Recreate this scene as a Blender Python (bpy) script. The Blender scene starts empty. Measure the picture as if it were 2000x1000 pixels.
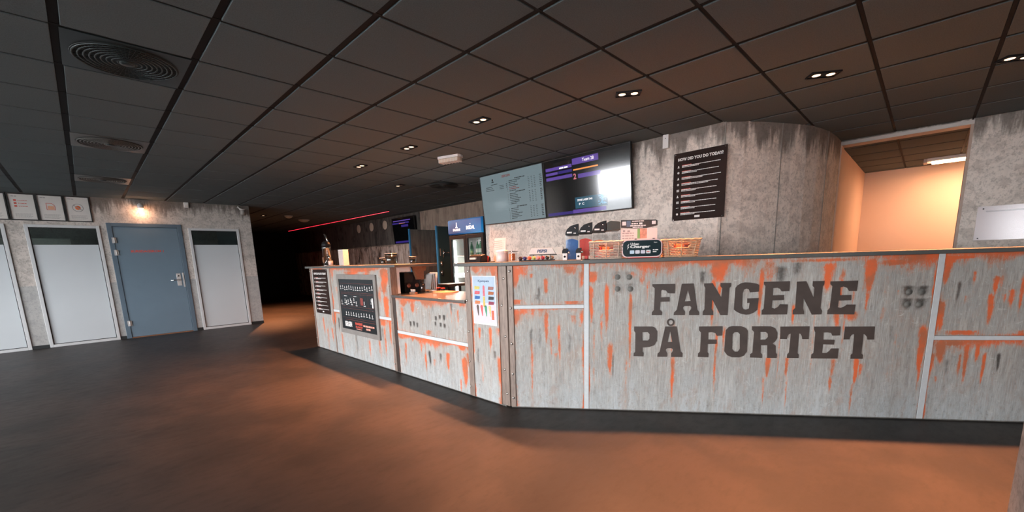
import bpy, bmesh, math, random
import numpy as np
from mathutils import Matrix, Vector
SC = bpy.context.scene
COL = SC.collection
R = math.radians
random.seed(7)
H = 2.548                                   # ceiling height

# ---------------------------------------------------------------- camera
cam_d = bpy.data.cameras.new('camera'); cam = bpy.data.objects.new('camera', cam_d); COL.objects.link(cam)
F, CX, CY, YAW, PIT, ROL = 812.0, 1000.0, 644.4, 0.79, -0.1704, -0.0308
fw = Vector((math.sin(YAW)*math.cos(PIT), math.cos(YAW)*math.cos(PIT), math.sin(PIT)))
rt = Vector((math.cos(YAW), -math.sin(YAW), 0)); up = rt.cross(fw)
r2 = math.cos(ROL)*rt + math.sin(ROL)*up; u2 = -math.sin(ROL)*rt + math.cos(ROL)*up
M = Matrix((( r2.x, u2.x, -fw.x, .5268), (r2.y, u2.y, -fw.y, -1.586), (r2.z, u2.z, -fw.z, 1.2617), (0, 0, 0, 1)))
cam.matrix_world = M
cam_d.sensor_width = 36; cam_d.lens = F/2000*36
cam_d.shift_y = (CY-500)/2000
cam_d.clip_start = .05; cam_d.clip_end = 200
SC.camera = cam
CAMP = M.translation.copy()
def project(p):
    d = Vector(p)-CAMP; z = d.dot(fw)
    if z < .05: return None
    return CX+F*d.dot(r2)/z, CY-F*d.dot(u2)/z

# ---------------------------------------------------------------- world, light, exposure
W = bpy.data.worlds.new('sky'); SC.world = W; W.use_nodes = True
bg = W.node_tree.nodes['Background']; bg.inputs[0].default_value = (.94, .955, 1.0, 1); bg.inputs[1].default_value = 20
SC.view_settings.view_transform = 'Standard'; SC.view_settings.look = 'None'
SC.view_settings.gamma = 1; SC.view_settings.use_curve_mapping = False
SC.view_settings.exposure = 0.42
LAMP_W = 700.0                               # ceiling spots
LAMP_C = (1.0, .35, .14)

# ---------------------------------------------------------------- materials
MATS = {}
def _new(name):
    m = bpy.data.materials.new(name); m.use_nodes = True; MATS[name] = m
    return m, m.node_tree.nodes, m.node_tree.links, m.node_tree.nodes['Principled BSDF']
def mat(name, c, rough=.6, metal=0, var=.12, scale=30, bump=0.0, spec=.5, coat=0, stretch=(1,1,1)):
    """plain surface whose colour and relief vary by procedural noise"""
    m, N, L, P = _new(name)
    P.inputs['Roughness'].default_value = rough; P.inputs['Metallic'].default_value = metal
    P.inputs['Specular IOR Level'].default_value = spec; P.inputs['Coat Weight'].default_value = coat
    tc = N.new('ShaderNodeTexCoord'); mp = N.new('ShaderNodeMapping'); mp.inputs['Scale'].default_value = stretch
    no = N.new('ShaderNodeTexNoise'); no.inputs['Scale'].default_value = scale; no.inputs['Detail'].default_value = 5
    mx = N.new('ShaderNodeMix'); mx.data_type = 'RGBA'
    mx.inputs[6].default_value = (*[v*(1-var) for v in c], 1); mx.inputs[7].default_value = (*[min(1, v*(1+var)) for v in c], 1)
    L.new(tc.outputs['Object'], mp.inputs[0]); L.new(mp.outputs[0], no.inputs[0]); L.new(no.outputs[0], mx.inputs[0]); L.new(mx.outputs[2], P.inputs['Base Color'])
    if bump:
        b = N.new('ShaderNodeBump'); b.inputs['Strength'].default_value = bump; b.inputs['Distance'].default_value = .004
        L.new(no.outputs[0], b.inputs['Height']); L.new(b.outputs[0], P.inputs['Normal'])
    return m
def emit(name, c, s, base=(.5,.5,.5)):
    m, N, L, P = _new(name)
    P.inputs['Base Color'].default_value = (*base, 1)
    P.inputs['Emission Color'].default_value = (*c, 1); P.inputs['Emission Strength'].default_value = s
    return m
def glass(name, tint=(1,1,1), gloss=.08, rough=.02):
    m, N, L, P = _new(name); N.remove(P)
    t = N.new('ShaderNodeBsdfTransparent'); t.inputs[0].default_value = (*tint, 1)
    g = N.new('ShaderNodeBsdfGlossy'); g.inputs['Roughness'].default_value = rough
    fr = N.new('ShaderNodeLayerWeight'); fr.inputs[0].default_value = .5
    pw = N.new('ShaderNodeMath'); pw.operation = 'POWER'; pw.inputs[1].default_value = 4
    ad = N.new('ShaderNodeMath'); ad.operation = 'MULTIPLY_ADD'; ad.inputs[1].default_value = .8-gloss; ad.inputs[2].default_value = gloss*.6
    mx = N.new('ShaderNodeMixShader')
    L.new(fr.outputs['Facing'], pw.inputs[0]); L.new(pw.outputs[0], ad.inputs[0]); L.new(ad.outputs[0], mx.inputs[0]); L.new(t.outputs[0], mx.inputs[1]); L.new(g.outputs[0], mx.inputs[2])
    L.new(mx.outputs[0], N['Material Output'].inputs[0])
    return m
def nz(N, L, co, scale, stretch=(1,1,1), detail=6, rough=.6, dist=0):
    mp = N.new('ShaderNodeMapping'); mp.inputs['Scale'].default_value = stretch; L.new(co, mp.inputs[0])
    n = N.new('ShaderNodeTexNoise'); n.inputs['Scale'].default_value = scale; n.inputs['Detail'].default_value = detail
    n.inputs['Roughness'].default_value = rough; n.inputs['Distortion'].default_value = dist
    L.new(mp.outputs[0], n.inputs[0]); return n.outputs[0]
def mth(N, L, op, a, b=None, c=None):
    n = N.new('ShaderNodeMath'); n.operation = op
    for i, v in enumerate((a, b, c)):
        if v is None: continue
        if isinstance(v, (int, float)): n.inputs[i].default_value = v
        else: L.new(v, n.inputs[i])
    return n.outputs[0]
def sstep(N, L, v, a, b):
    n = N.new('ShaderNodeMapRange'); n.interpolation_type = 'SMOOTHSTEP'
    n.inputs[1].default_value = a; n.inputs[2].default_value = b; L.new(v, n.inputs[0]); return n.outputs[0]
def cmix(N, L, f, a, b):
    n = N.new('ShaderNodeMix'); n.data_type = 'RGBA'
    if isinstance(f, float): n.inputs[0].default_value = f
    else: L.new(f, n.inputs[0])
    for i, v in ((6, a), (7, b)):
        if isinstance(v, tuple): n.inputs[i].default_value = (*v, 1)
        else: L.new(v, n.inputs[i])
    return n.outputs[2]
def concrete(name, light, mid, dark, top=2.33, amp=.9, stain=(.095,.080,.068), light_edge=None, light_edge_c=None):
    m, N, L, P = _new(name); P.inputs['Roughness'].default_value = .75; P.inputs['Specular IOR Level'].default_value = .25
    tc = N.new('ShaderNodeTexCoord').outputs['Object']
    big = nz(N, L, tc, 1.6, detail=5); fine = nz(N, L, tc, 16, detail=7, rough=.7); mott = nz(N, L, tc, 7, (1,1,1.3), detail=9, rough=.72, dist=.3)
    streak = nz(N, L, tc, 1, (9, 9, .8), detail=5)
    c = cmix(N, L, sstep(N, L, mott, .46, .60), light, mid)
    c = cmix(N, L, mth(N, L, 'MULTIPLY', sstep(N, L, mth(N, L, 'ADD', fine, mth(N, L, 'MULTIPLY', big, .6)), .86, 1.05), .75), c, dark)
    c = cmix(N, L, mth(N, L, 'MULTIPLY', sstep(N, L, streak, .5, .8), .35), c, dark)
    spk = nz(N, L, tc, 38, (1, 1, .8), detail=8, rough=.8)
    c = cmix(N, L, mth(N, L, 'MULTIPLY', sstep(N, L, spk, .49, .62), .65), c, dark)
    s = N.new('ShaderNodeSeparateXYZ'); L.new(tc, s.inputs[0])
    d1 = nz(N, L, tc, 1, (6, 6, 1.2), detail=3); d2 = nz(N, L, tc, 1, (30, 30, 4), detail=6, rough=.7)
    h = mth(N, L, 'ADD', s.outputs[2], mth(N, L, 'ADD', mth(N, L, 'MULTIPLY', mth(N, L, 'SUBTRACT', d1, .5), amp), mth(N, L, 'MULTIPLY', mth(N, L, 'SUBTRACT', d2, .5), .45)))
    st = mth(N, L, 'MULTIPLY', sstep(N, L, h, top-.08, top+.15), .80)
    c = cmix(N, L, st, c, stain)
    if light_edge: c = cmix(N, L, mth(N, L, 'MULTIPLY', sstep(N, L, s.outputs[2], light_edge+.006, light_edge-.006), .55), c, light_edge_c)  # daylight edge painted in: wall colour darker and bluer below this height
    L.new(c, P.inputs['Base Color'])
    b = N.new('ShaderNodeBump'); b.inputs['Strength'].default_value = .25; b.inputs['Distance'].default_value = .004
    L.new(fine, b.inputs['Height']); L.new(b.outputs[0], P.inputs['Normal'])
    return m
def rust_paint(name):
    m, N, L, P = _new(name); P.inputs['Roughness'].default_value = .55; P.inputs['Specular IOR Level'].default_value = .3
    tc = N.new('ShaderNodeTexCoord').outputs['Object']
    a = N.new('ShaderNodeAttribute'); a.attribute_name = 'wear'
    sp = N.new('ShaderNodeSeparateColor'); L.new(a.outputs['Color'], sp.inputs[0])
    rust, dark, pale = sp.outputs[0], sp.outputs[1], sp.outputs[2]
    st = nz(N, L, tc, 1, (30, 3, 2.0), detail=8, rough=.72); st2 = nz(N, L, tc, 1, (130, 3, 9), detail=5, rough=.7)
    cl = nz(N, L, tc, 4.5, detail=6); fi = nz(N, L, tc, 45, (1, 1, .45), detail=6, rough=.75)
    c = cmix(N, L, sstep(N, L, st, .36, .70), (.44,.415,.375), (.255,.24,.215))
    c = cmix(N, L, sstep(N, L, cl, .40, .64), c, (.345,.335,.31))
    c = cmix(N, L, mth(N, L, 'MULTIPLY', sstep(N, L, st2, .50, .66), .6), c, (.20,.19,.175))
    c = cmix(N, L, mth(N, L, 'MULTIPLY', sstep(N, L, mth(N, L, 'MULTIPLY_ADD', st2, -1.0, 1.0), .52, .68), .45), c, (.58,.59,.57))
    c = cmix(N, L, mth(N, L, 'MULTIPLY', pale, sstep(N, L, fi, .3, .6)), c, (.50,.55,.57))
    bl = nz(N, L, tc, 1, (9, 3, 3.2), detail=9, rough=.75, dist=.6)
    c = cmix(N, L, mth(N, L, 'MULTIPLY', sstep(N, L, bl, .50, .68), .5), c, (.36,.25,.19))
    bl2 = nz(N, L, tc, 1, (16, 3, 22), detail=9, rough=.8, dist=1.2)
    c = cmix(N, L, mth(N, L, 'MULTIPLY', sstep(N, L, bl2, .56, .68), .5), c, (.66,.66,.63))
    c = cmix(N, L, mth(N, L, 'MULTIPLY', sstep(N, L, mth(N, L, 'MULTIPLY', bl2, -1.0), -.44, -.34), .45), c, (.17,.155,.14))
    dk = sstep(N, L, mth(N, L, 'ADD', dark, mth(N, L, 'MULTIPLY', mth(N, L, 'SUBTRACT', fi, .5), .9)), .12, .9)
    c = cmix(N, L, dk, c, (.055,.048,.042))
    f2 = nz(N, L, tc, 1, (170, 3, 28), detail=6, rough=.8)
    nn = mth(N, L, 'ADD', mth(N, L, 'MULTIPLY', mth(N, L, 'SUBTRACT', fi, .5), 1.7), mth(N, L, 'MULTIPLY', mth(N, L, 'SUBTRACT', st, .5), .9))
    nn = mth(N, L, 'ADD', nn, mth(N, L, 'MULTIPLY', mth(N, L, 'SUBTRACT', f2, .5), 1.6))
    r = mth(N, L, 'ADD', mth(N, L, 'MULTIPLY', rust, 1.2), nn)
    c = cmix(N, L, mth(N, L, 'MULTIPLY', sstep(N, L, r, .05, .75), .55), c, (.50,.27,.17))
    rc = cmix(N, L, sstep(N, L, cl, .42, .62), (.70,.125,.035), (.42,.13,.06))
    c = cmix(N, L, mth(N, L, 'MULTIPLY', sstep(N, L, r, .38, .95), .93), c, rc)
    L.new(c, P.inputs['Base Color'])
    b = N.new('ShaderNodeBump'); b.inputs['Strength'].default_value = .3; b.inputs['Distance'].default_value = .003
    L.new(fi, b.inputs['Height']); L.new(b.outputs[0], P.inputs['Normal'])
    return m
def floor_mat():
    m, N, L, P = _new('floor_vinyl')
    tc = N.new('ShaderNodeTexCoord').outputs['Object']
    a = nz(N, L, tc, 1.3, detail=7, rough=.62, dist=.3); b_ = nz(N, L, tc, 7, (1, 2.2, 1), detail=8, rough=.7); c_ = nz(N, L, tc, 60, detail=3)
    c = cmix(N, L, sstep(N, L, a, .38, .62), (.041,.032,.027), (.021,.019,.0175))
    c = cmix(N, L, mth(N, L, 'MULTIPLY', sstep(N, L, b_, .48, .7), .5), c, (.013,.0125,.012))
    c = cmix(N, L, mth(N, L, 'MULTIPLY', c_, .25), c, (.05,.044,.04))
    L.new(c, P.inputs['Base Color'])
    P.inputs['Specular IOR Level'].default_value = .32
    L.new(mth(N, L, 'MULTIPLY_ADD', b_, .25, .36), P.inputs['Roughness'])
    bp = N.new('ShaderNodeBump'); bp.inputs['Strength'].default_value = .12; bp.inputs['Distance'].default_value = .002
    L.new(b_, bp.inputs['Height']); L.new(bp.outputs[0], P.inputs['Normal'])
    return m
def plank_mat(name, c1, c2, c3):
    m, N, L, P = _new(name); P.inputs['Roughness'].default_value = .7
    tc = N.new('ShaderNodeTexCoord').outputs['Object']
    s = nz(N, L, tc, 1, (12, 12, 1.5), detail=7, rough=.7); g = nz(N, L, tc, 1, (5, 5, 3), detail=6)
    c = cmix(N, L, sstep(N, L, s, .4, .62), c1, c2); c = cmix(N, L, sstep(N, L, g, .5, .7), c, c3)
    L.new(c, P.inputs['Base Color']); return m

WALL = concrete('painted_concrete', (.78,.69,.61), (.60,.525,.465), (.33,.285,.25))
WALLL = concrete('painted_concrete_left', (.58,.525,.475), (.45,.41,.37), (.24,.22,.195), top=2.36, amp=.6, light_edge=1.05, light_edge_c=(.27,.30,.31))
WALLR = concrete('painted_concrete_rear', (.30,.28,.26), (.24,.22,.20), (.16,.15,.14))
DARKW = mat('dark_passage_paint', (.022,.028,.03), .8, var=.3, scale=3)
RUST = rust_paint('rusty_paint')
FLOOR = floor_mat()
TILE = mat('ceiling_tile_felt', (.122,.146,.150), .95, var=.35, scale=160, bump=.15, spec=.1)
RAIL = mat('ceiling_rail_metal', (.012,.013,.013), .7, 0, spec=.15)
CEILB = mat('ceiling_void', (.01,.01,.01), .9)
STRIP = mat('pale_strip_paint', (.56,.58,.58), .5, var=.1, scale=40)
POST = mat('weathered_steel', (.25,.19,.155), .5, .2, var=.55, scale=9, stretch=(6,6,1.2), bump=.3)
POSTD = mat('dark_rusted_steel', (.07,.05,.042), .5, .4, var=.5, scale=12)
BOLT = mat('bolt_steel', (.45,.42,.38), .3, .9)
TOP = mat('grey_laminate', (.10,.10,.092), .45, var=.1, scale=50)
STEEL = mat('brushed_steel', (.25,.22,.20), .3, .85, var=.15, scale=6, stretch=(1,60,1))
CHROME = mat('chrome', (.75,.75,.75), .12, 1.0, var=.03)
LETTER = mat('stencil_brown', (.058,.042,.035), .6, var=.45, scale=9, stretch=(1,1,1.5))
BLACK = mat('black_plastic', (.010,.010,.011), .45, spec=.25)
BLACKM = mat('black_matt', (.018,.017,.016), .6)
WHITE = mat('white_plastic', (.72,.70,.68), .4, var=.04)
FRAMEW = mat('window_frame_white', (.55,.56,.56), .45, var=.05)
PAPER = mat('white_paper', (.66,.62,.58), .7, var=.04)
DOORB = mat('door_blue_grey', (.135,.195,.245), .42, var=.08, scale=4)
DOORF = mat('door_frame_blue_grey', (.10,.145,.185), .42, var=.06, scale=4)
SKIRT = mat('dark_skirting', (.015,.018,.018), .5)
FROST = mat('frosted_film', (.52,.555,.57), .5, var=.03, scale=3, spec=.4)
GLASS = glass('clear_glass')
GLASSD = glass('tinted_glass', (.55,.62,.62), .10)
ACRYL = glass('clear_acrylic', (.93,.93,.93), .07, .05)
SCREENB = mat('screen_black', (.006,.007,.008), .10, spec=.9, coat=1)
PEACH = mat('peach_wall_paint', (.74,.54,.42), .8, var=.03, scale=3)
TRIMP = mat('pale_trim_paint', (.50,.44,.40), .5, var=.05)
WOOD = mat('brown_wood', (.22,.10,.05), .5, var=.35, scale=5, stretch=(1,14,14))
WICK = mat('wicker', (.50,.38,.30), .7, var=.45, scale=60, bump=.3)
RED = mat('red_plastic', (.5,.03,.02), .4)
REDP = mat('red_print', (.62,.08,.05), .6)
ORANGEP = mat('orange_print', (.75,.16,.04), .6)
GREYP = mat('grey_print', (.30,.28,.27), .6)
WHITEP = mat('white_print', (.78,.74,.70), .6, var=.03)
PINK = mat('pink_plastic', (.75,.45,.42), .4, var=.03)
NAVY = mat('navy_print', (.02,.06,.14), .5)
BLUEC = mat('blue_candy', (.01,.13,.42), .45, var=.3, scale=80, bump=.4)
REDC = mat('red_candy', (.70,.06,.04), .45, var=.3, scale=80, bump=.4)
ORAC = mat('orange_candy', (.75,.22,.06), .45, var=.3, scale=80, bump=.4)
TEALP = mat('dark_teal_panel', (.012,.04,.05), .5)
BLUEE = mat('blue_edge', (.03,.17,.34), .4)
GREENG = mat('green_bottle_glass', (.04,.16,.07), .12, spec=.7)
CLEARB = mat('pale_bottle_glass', (.42,.47,.45), .15, spec=.7)
GREYB = mat('board_frame_grey', (.22,.20,.18), .7, var=.2, scale=12)
POSTRD = mat('poster_dark', (.026,.014,.011), .7, var=.9, scale=2.5, spec=.15)
CURT = mat('pale_pillar_paint', (.55,.52,.47), .8)
OUTG = mat('outside_paving', (.16,.17,.17), .9)
PLK_L = plank_mat('rust_planks_light', (.66,.52,.44), (.30,.19,.14), (.06,.035,.025))
PLK_D = plank_mat('rust_planks_dark', (.12,.105,.09), (.06,.052,.045), (.025,.022,.02))
GREYW = plank_mat('weathered_grey_board', (.15,.14,.12), (.10,.09,.08), (.06,.055,.05))
SATIN = mat('satin_metal', (.55,.53,.51), .4, .25)

# ---------------------------------------------------------------- mesh helpers
class MB:
    def __init__(s): s.v = []; s.f = []; s.sm = []
    def add(s, vs, fs, smooth=False):
        o = len(s.v); s.v += [tuple(v) for v in vs]; s.f += [tuple(i+o for i in f) for f in fs]; s.sm += [smooth]*len(fs); return s
    def box(s, x0, x1, y0, y1, z0, z1, m=None):
        vs = [Vector(p) for p in ((x0,y0,z0),(x1,y0,z0),(x1,y1,z0),(x0,y1,z0),(x0,y0,z1),(x1,y0,z1),(x1,y1,z1),(x0,y1,z1))]
        if m: vs = [m @ v for v in vs]
        return s.add(vs, [(0,3,2,1),(4,5,6,7),(0,1,5,4),(1,2,6,5),(2,3,7,6),(3,0,4,7)])
    def prism(s, pts, axis, a, b, smooth=False):
        """extrude a 2-D outline: axis 'z' (x,y), 'y' (x,z), 'x' (y,z)"""
        n = len(pts)
        f = {'z': lambda p, t: (p[0], p[1], t), 'y': lambda p, t: (p[0], t, p[1]), 'x': lambda p, t: (t, p[0], p[1])}[axis]
        vs = [f(p, a) for p in pts]+[f(p, b) for p in pts]
        o = len(s.v); s.v += vs
        s.f += [tuple(o+i for i in range(n)), tuple(o+n+i for i in reversed(range(n)))]; s.sm += [False]*2
        for i in range(n): s.f.append((o+i, o+n+i, o+n+(i+1) % n, o+(i+1) % n)); s.sm.append(smooth)
        return s
    def lathe(s, prof, c=(0,0,0), n=20, m=None):
        vs = []; fs = []
        for r, z in prof:
            for k in range(n):
                a = 2*math.pi*k/n; p = Vector((r*math.cos(a), r*math.sin(a), z))
                if m: p = m @ p
                vs.append((p.x+c[0], p.y+c[1], p.z+c[2]))
        for i in range(len(prof)-1):
            for k in range(n): fs.append((i*n+k, i*n+(k+1) % n, (i+1)*n+(k+1) % n, (i+1)*n+k))
        fs.append(tuple(reversed(range(n)))); fs.append(tuple((len(prof)-1)*n+k for k in range(n)))
        return s.add(vs, fs, True)
    def cyl(s, c, r, h, axis='z', n=20):
        m = {'z': None, 'y': Matrix.Rotation(R(90), 3, 'X'), 'x': Matrix.Rotation(R(90), 3, 'Y')}[axis]
        return s.lathe([(r, 0), (r, h)], c, n, m)
    def tube(s, pts, r, n=8, closed=False):
        P = [Vector(p) for p in pts]; L = len(P); vs = []; fs = []
        for i, p in enumerate(P):
            d = (P[(i+1) % L]-P[i-1]) if closed else (P[min(i+1, L-1)]-P[max(i-1, 0)])
            d.normalize(); a = d.orthogonal() if abs(d.z) > .9 else d.cross(Vector((0,0,1))); a.normalize(); b = d.cross(a)
            for k in range(n):
                t = 2*math.pi*k/n; vs.append(p+r*(math.cos(t)*a+math.sin(t)*b))
        for i in range(L if closed else L-1):
            j = (i+1) % L
            for k in range(n): fs.append((i*n+k, i*n+(k+1) % n, j*n+(k+1) % n, j*n+k))
        if not closed: fs += [tuple(reversed(range(n))), tuple((L-1)*n+k for k in range(n))]
        return s.add(vs, fs, True)
    def build(s, name, m, parent=None, bevel=0, kind=None, label=None):
        me = bpy.data.meshes.new(name); me.from_pydata(s.v, [], s.f); me.validate()
        if len(me.polygons) == len(s.sm): me.polygons.foreach_set('use_smooth', s.sm)
        bm = bmesh.new(); bm.from_mesh(me); bmesh.ops.recalc_face_normals(bm, faces=bm.faces)
        if bevel: bmesh.ops.bevel(bm, geom=bm.edges[:], offset=bevel, segments=2, affect='EDGES', profile=.5)
        bm.to_mesh(me); bm.free(); me.materials.append(m)
        o = bpy.data.objects.new(name, me); COL.objects.link(o)
        if parent: o.parent = parent
        if kind: o['kind'] = kind
        if label: o['label'] = label
        return o
def box(*a, m=None): return MB().box(*a, m=m)
def thing(name, label, cat, loc=(0,0,0), rot=0, group=None):
    o = bpy.data.objects.new(name, None); COL.objects.link(o); o.empty_display_size = .1
    o.location = loc; o.rotation_euler = (0, 0, rot); o['label'] = label; o['category'] = cat
    if group: o['group'] = group
    return o
def tag(o, label, cat, group=None):
    o['label'] = label; o['category'] = cat
    if group: o['group'] = group
    return o
def copy_tree(o, parent=None):
    c = o.copy(); COL.objects.link(c); c.parent = parent
    for ch in list(o.children): copy_tree(ch, c)
    return c
def struct(o): o['kind'] = 'structure'; return o
def curve_mesh(loops, y0, y1, name, m, parent):
    """flat outline with holes in the x-z plane, given thickness"""
    cu = bpy.data.curves.new('t', 'CURVE'); cu.dimensions = '2D'; cu.fill_mode = 'BOTH'; cu.extrude = abs(y1-y0)/2
    for lp in loops:
        sp = cu.splines.new('POLY'); sp.points.add(len(lp)-1); sp.use_cyclic_u = True
        for i, (x, z) in enumerate(lp): sp.points[i].co = (x, z, 0, 1)
    t = bpy.data.objects.new('t', cu); COL.objects.link(t)
    dg = bpy.context.evaluated_depsgraph_get(); me = bpy.data.meshes.new_from_object(t.evaluated_get(dg))
    bpy.data.objects.remove(t); bpy.data.curves.remove(cu)
    for v in me.vertices: x, z, y = v.co; v.co = (x, (y0+y1)/2-y, z)
    me.materials.clear(); me.materials.append(m); me.name = name
    o = bpy.data.objects.new(name, me); COL.objects.link(o); o.parent = parent
    return o
def text(parent, s, x, z, h, y, m, align='CENTER', w=None, bold=.0, name='lettering', shear=0, rot=0):
    cu = bpy.data.curves.new('t', 'FONT'); cu.body = s; cu.size = 1; cu.align_x = align; cu.offset = bold; cu.shear = shear
    cu.resolution_u = 2
    t = bpy.data.objects.new('t', cu); COL.objects.link(t)
    dg = bpy.context.evaluated_depsgraph_get(); me = bpy.data.meshes.new_from_object(t.evaluated_get(dg))
    bpy.data.objects.remove(t); bpy.data.curves.remove(cu)
    xs = [v.co.x for v in me.vertices]; ys = [v.co.y for v in me.vertices]
    k = h/max(.01, (max(ys)-min(ys))); kx = w/(max(xs)-min(xs)) if w else k
    z0 = min(ys); x0 = {'CENTER': (min(xs)+max(xs))/2, 'LEFT': min(xs)}[align]
    ca, sa = math.cos(rot), math.sin(rot)
    for v in me.vertices:
        a, b = (v.co.x-x0)*kx, (v.co.y-z0)*k
        v.co = (x+a*ca-b*sa, y, z+a*sa+b*ca)
    me.materials.clear(); me.materials.append(m); me.name = name
    o = bpy.data.objects.new(name, me); COL.objects.link(o); o.parent = parent
    return o
def words(b, x0, x1, z, h, y, rnd, gap=.35):
    """a line of small unreadable print as little word blocks"""
    x = x0
    while x < x1-h:
        w = h*rnd.uniform(1.2, 4.0); w = min(w, x1-x)
        b.add([(x, y, z), (x+w, y, z), (x+w, y, z+h), (x, y, z+h)], [(0, 1, 2, 3)]); x += w+h*gap*1.6
def quad(b, x0, x1, z0, z1, y): b.add([(x0,y,z0),(x1,y,z0),(x1,y,z1),(x0,y,z1)], [(0,1,2,3)])
def rrect(x0, x1, z0, z1, r, n=6):
    o = []
    for cx, cz, a0 in ((x1-r, z1-r, 0), (x0+r, z1-r, 90), (x0+r, z0+r, 180), (x1-r, z0+r, 270)):
        for k in range(n+1):
            a = R(a0+90*k/n); o.append((cx+r*math.cos(a), cz+r*math.sin(a)))
    return o

# ---- frames: local x runs to the viewer's right, local -y towards the viewer, z up
ANG = math.atan2(-2.199-.834, 5.058-2.94)
DIAG = ((2.94, .834, 0), ANG)               # front plane of the long slanted counter
LEFTC = ((2.92, 4.98, 0), -math.pi/2)       # front plane of the left counters
TVW = ((5.22, 3.6, 0), -math.pi/2)          # wall with the screens
def diag_pt(s, d, z=0):
    return (2.94+s*math.cos(ANG)-d*math.sin(ANG), .834+s*math.sin(ANG)+d*math.cos(ANG), z)
WT = 1.234                                  # top of the high worktops

# ================================================================ STRUCTURE
struct(box(-4.7, 12, -5.2, 18, -.12, 0).build('floor', FLOOR))
struct(box(-30, -4.75, -25, 30, -.3, -.12).build('ground', OUTG))
ceil = struct(box(-4.7, 12, -5.2, 18, H+.02, H+.14).build('ceiling', CEILB))
# ceiling grid: rails and laid-in tiles
for i in range(-7, 21):
    x = i*.6; y1 = 8.93 if x < 3.15 else 17.6
    if x > 12: break
    box(x-.019, x+.019, -5.1, y1, H+.001, H+.022).build('grid_rail', RAIL, ceil)
for j in range(-8, 30):
    y = j*.6; x0, x1 = (-4.5, 12) if y < 8.9 else (3.2, 12)
    box(x0, x1, y-.010, y+.010, H-.001, H+.020).build('cross_rail', RAIL, ceil)
VENTS = {(1,3), (1,7), (1,11), (8,7)}
tm = box(-.279, .279, -.288, .288, -.006, .014).build('ceiling_tile', TILE, ceil, bevel=.003)
cells = []
for i in range(-8, 20):
    for j in range(-9, 29):
        x, y = i*.6+.3, j*.6+.3
        if (i, j) in VENTS or (x < 3.3 and y > 8.8 and not (y < 9.2 and x < 3.2 and False)): continue
        p = project((x, y, H)); vis = p and -60 < p[0] < 2060 and -60 < p[1] < 470
        d = (Vector((x, y, H))-CAMP).length
        if vis and x > 5.3 and -.6 < y < 3.6: vis = False
        if vis and x > 7.2 and not (-1.9 < y < -.5): vis = False
        cells.append((0 if vis else 1, d, x, y))
cells.sort()
rest = MB()
for k, (hid, d, x, y) in enumerate(cells):
    if k == 0: tm.location = (x, y, H)
    elif k < 290 and not hid:
        o = tm.copy(); COL.objects.link(o); o.location = (x, y, H)
    else: rest.box(x-.279, x+.279, y-.288, y+.288, H-.006, H+.014)
rest.build('tile_field', TILE, ceil, kind='stuff')

# left wall (faces the camera side), y = 8.93
YL = 8.93
openings = [(-1.13, -.26, 2.05), (-.06, .825, 2.05), (.915, 1.985, 2.11), (2.085, 2.955, 2.05)]
b = MB(); x = -4.5
for a, c, zt in openings:
    b.box(x, a, YL, YL+.15, 0, H+.02); b.box(a, c, YL, YL+.15, zt, H+.02); x = c
b.box(x, 3.2, YL, YL+.15, 0, H+.02)
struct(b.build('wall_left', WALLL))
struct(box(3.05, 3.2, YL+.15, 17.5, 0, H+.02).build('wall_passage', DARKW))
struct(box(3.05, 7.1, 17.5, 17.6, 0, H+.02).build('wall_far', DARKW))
x = -4.5; b = MB()
for a, c, zt in openings+[(3.2, 3.2, 0)]:
    if a > x: b.box(x, a-.001, YL-.012, YL, 0, .055)
    x = c+.001
struct(b.build('baseboard_left', SKIRT))
# room behind the left wall
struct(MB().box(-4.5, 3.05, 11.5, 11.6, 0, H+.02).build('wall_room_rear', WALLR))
struct(MB().box(-2.2, .42, 10.85, 10.9, 0, 1.93).build('wall_room_partition', CURT))
# windows of the left wall
def wall_window(n, x0, x1, z1):
    w = thing('window_%d' % n, 'tall window', 'window', ((x0+x1)/2, YL, 0)); del w['label']; del w['category']; struct(w)
    hw = (x1-x0)/2
    b = MB().box(-hw, -hw+.045, -.022, .06, 0, z1).box(hw-.045, hw, -.022, .06, 0, z1).box(-hw+.045, hw-.045, -.022, .06, z1-.045, z1).box(-hw+.045, hw-.045, -.022, .06, 0, .045)
    b.build('window_frame', FRAMEW, w, bevel=.004)
    b = MB().box(-hw+.045, hw-.045, .012, .018, .045, z1-.045)
    b.build('pane', GLASSD, w)
    box(-hw+.05, hw-.05, .0085, .0115, .055, 1.722).build('frosted_film', FROST, w)
    b = MB()
    for a in ((-hw+.045, -hw+.055, .045, z1-.045), (hw-.055, hw-.045, .045, z1-.045), (-hw+.055, hw-.055, z1-.055, z1-.045), (-hw+.055, hw-.055, .045, .055)):
        b.box(a[0], a[1], .004, .012, a[2], a[3])
    b.build('gasket', BLACKM, w)
for n, (a, c, zt) in enumerate([openings[0], openings[1], openings[3]]): wall_window(n+1, a, c, zt)
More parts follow.
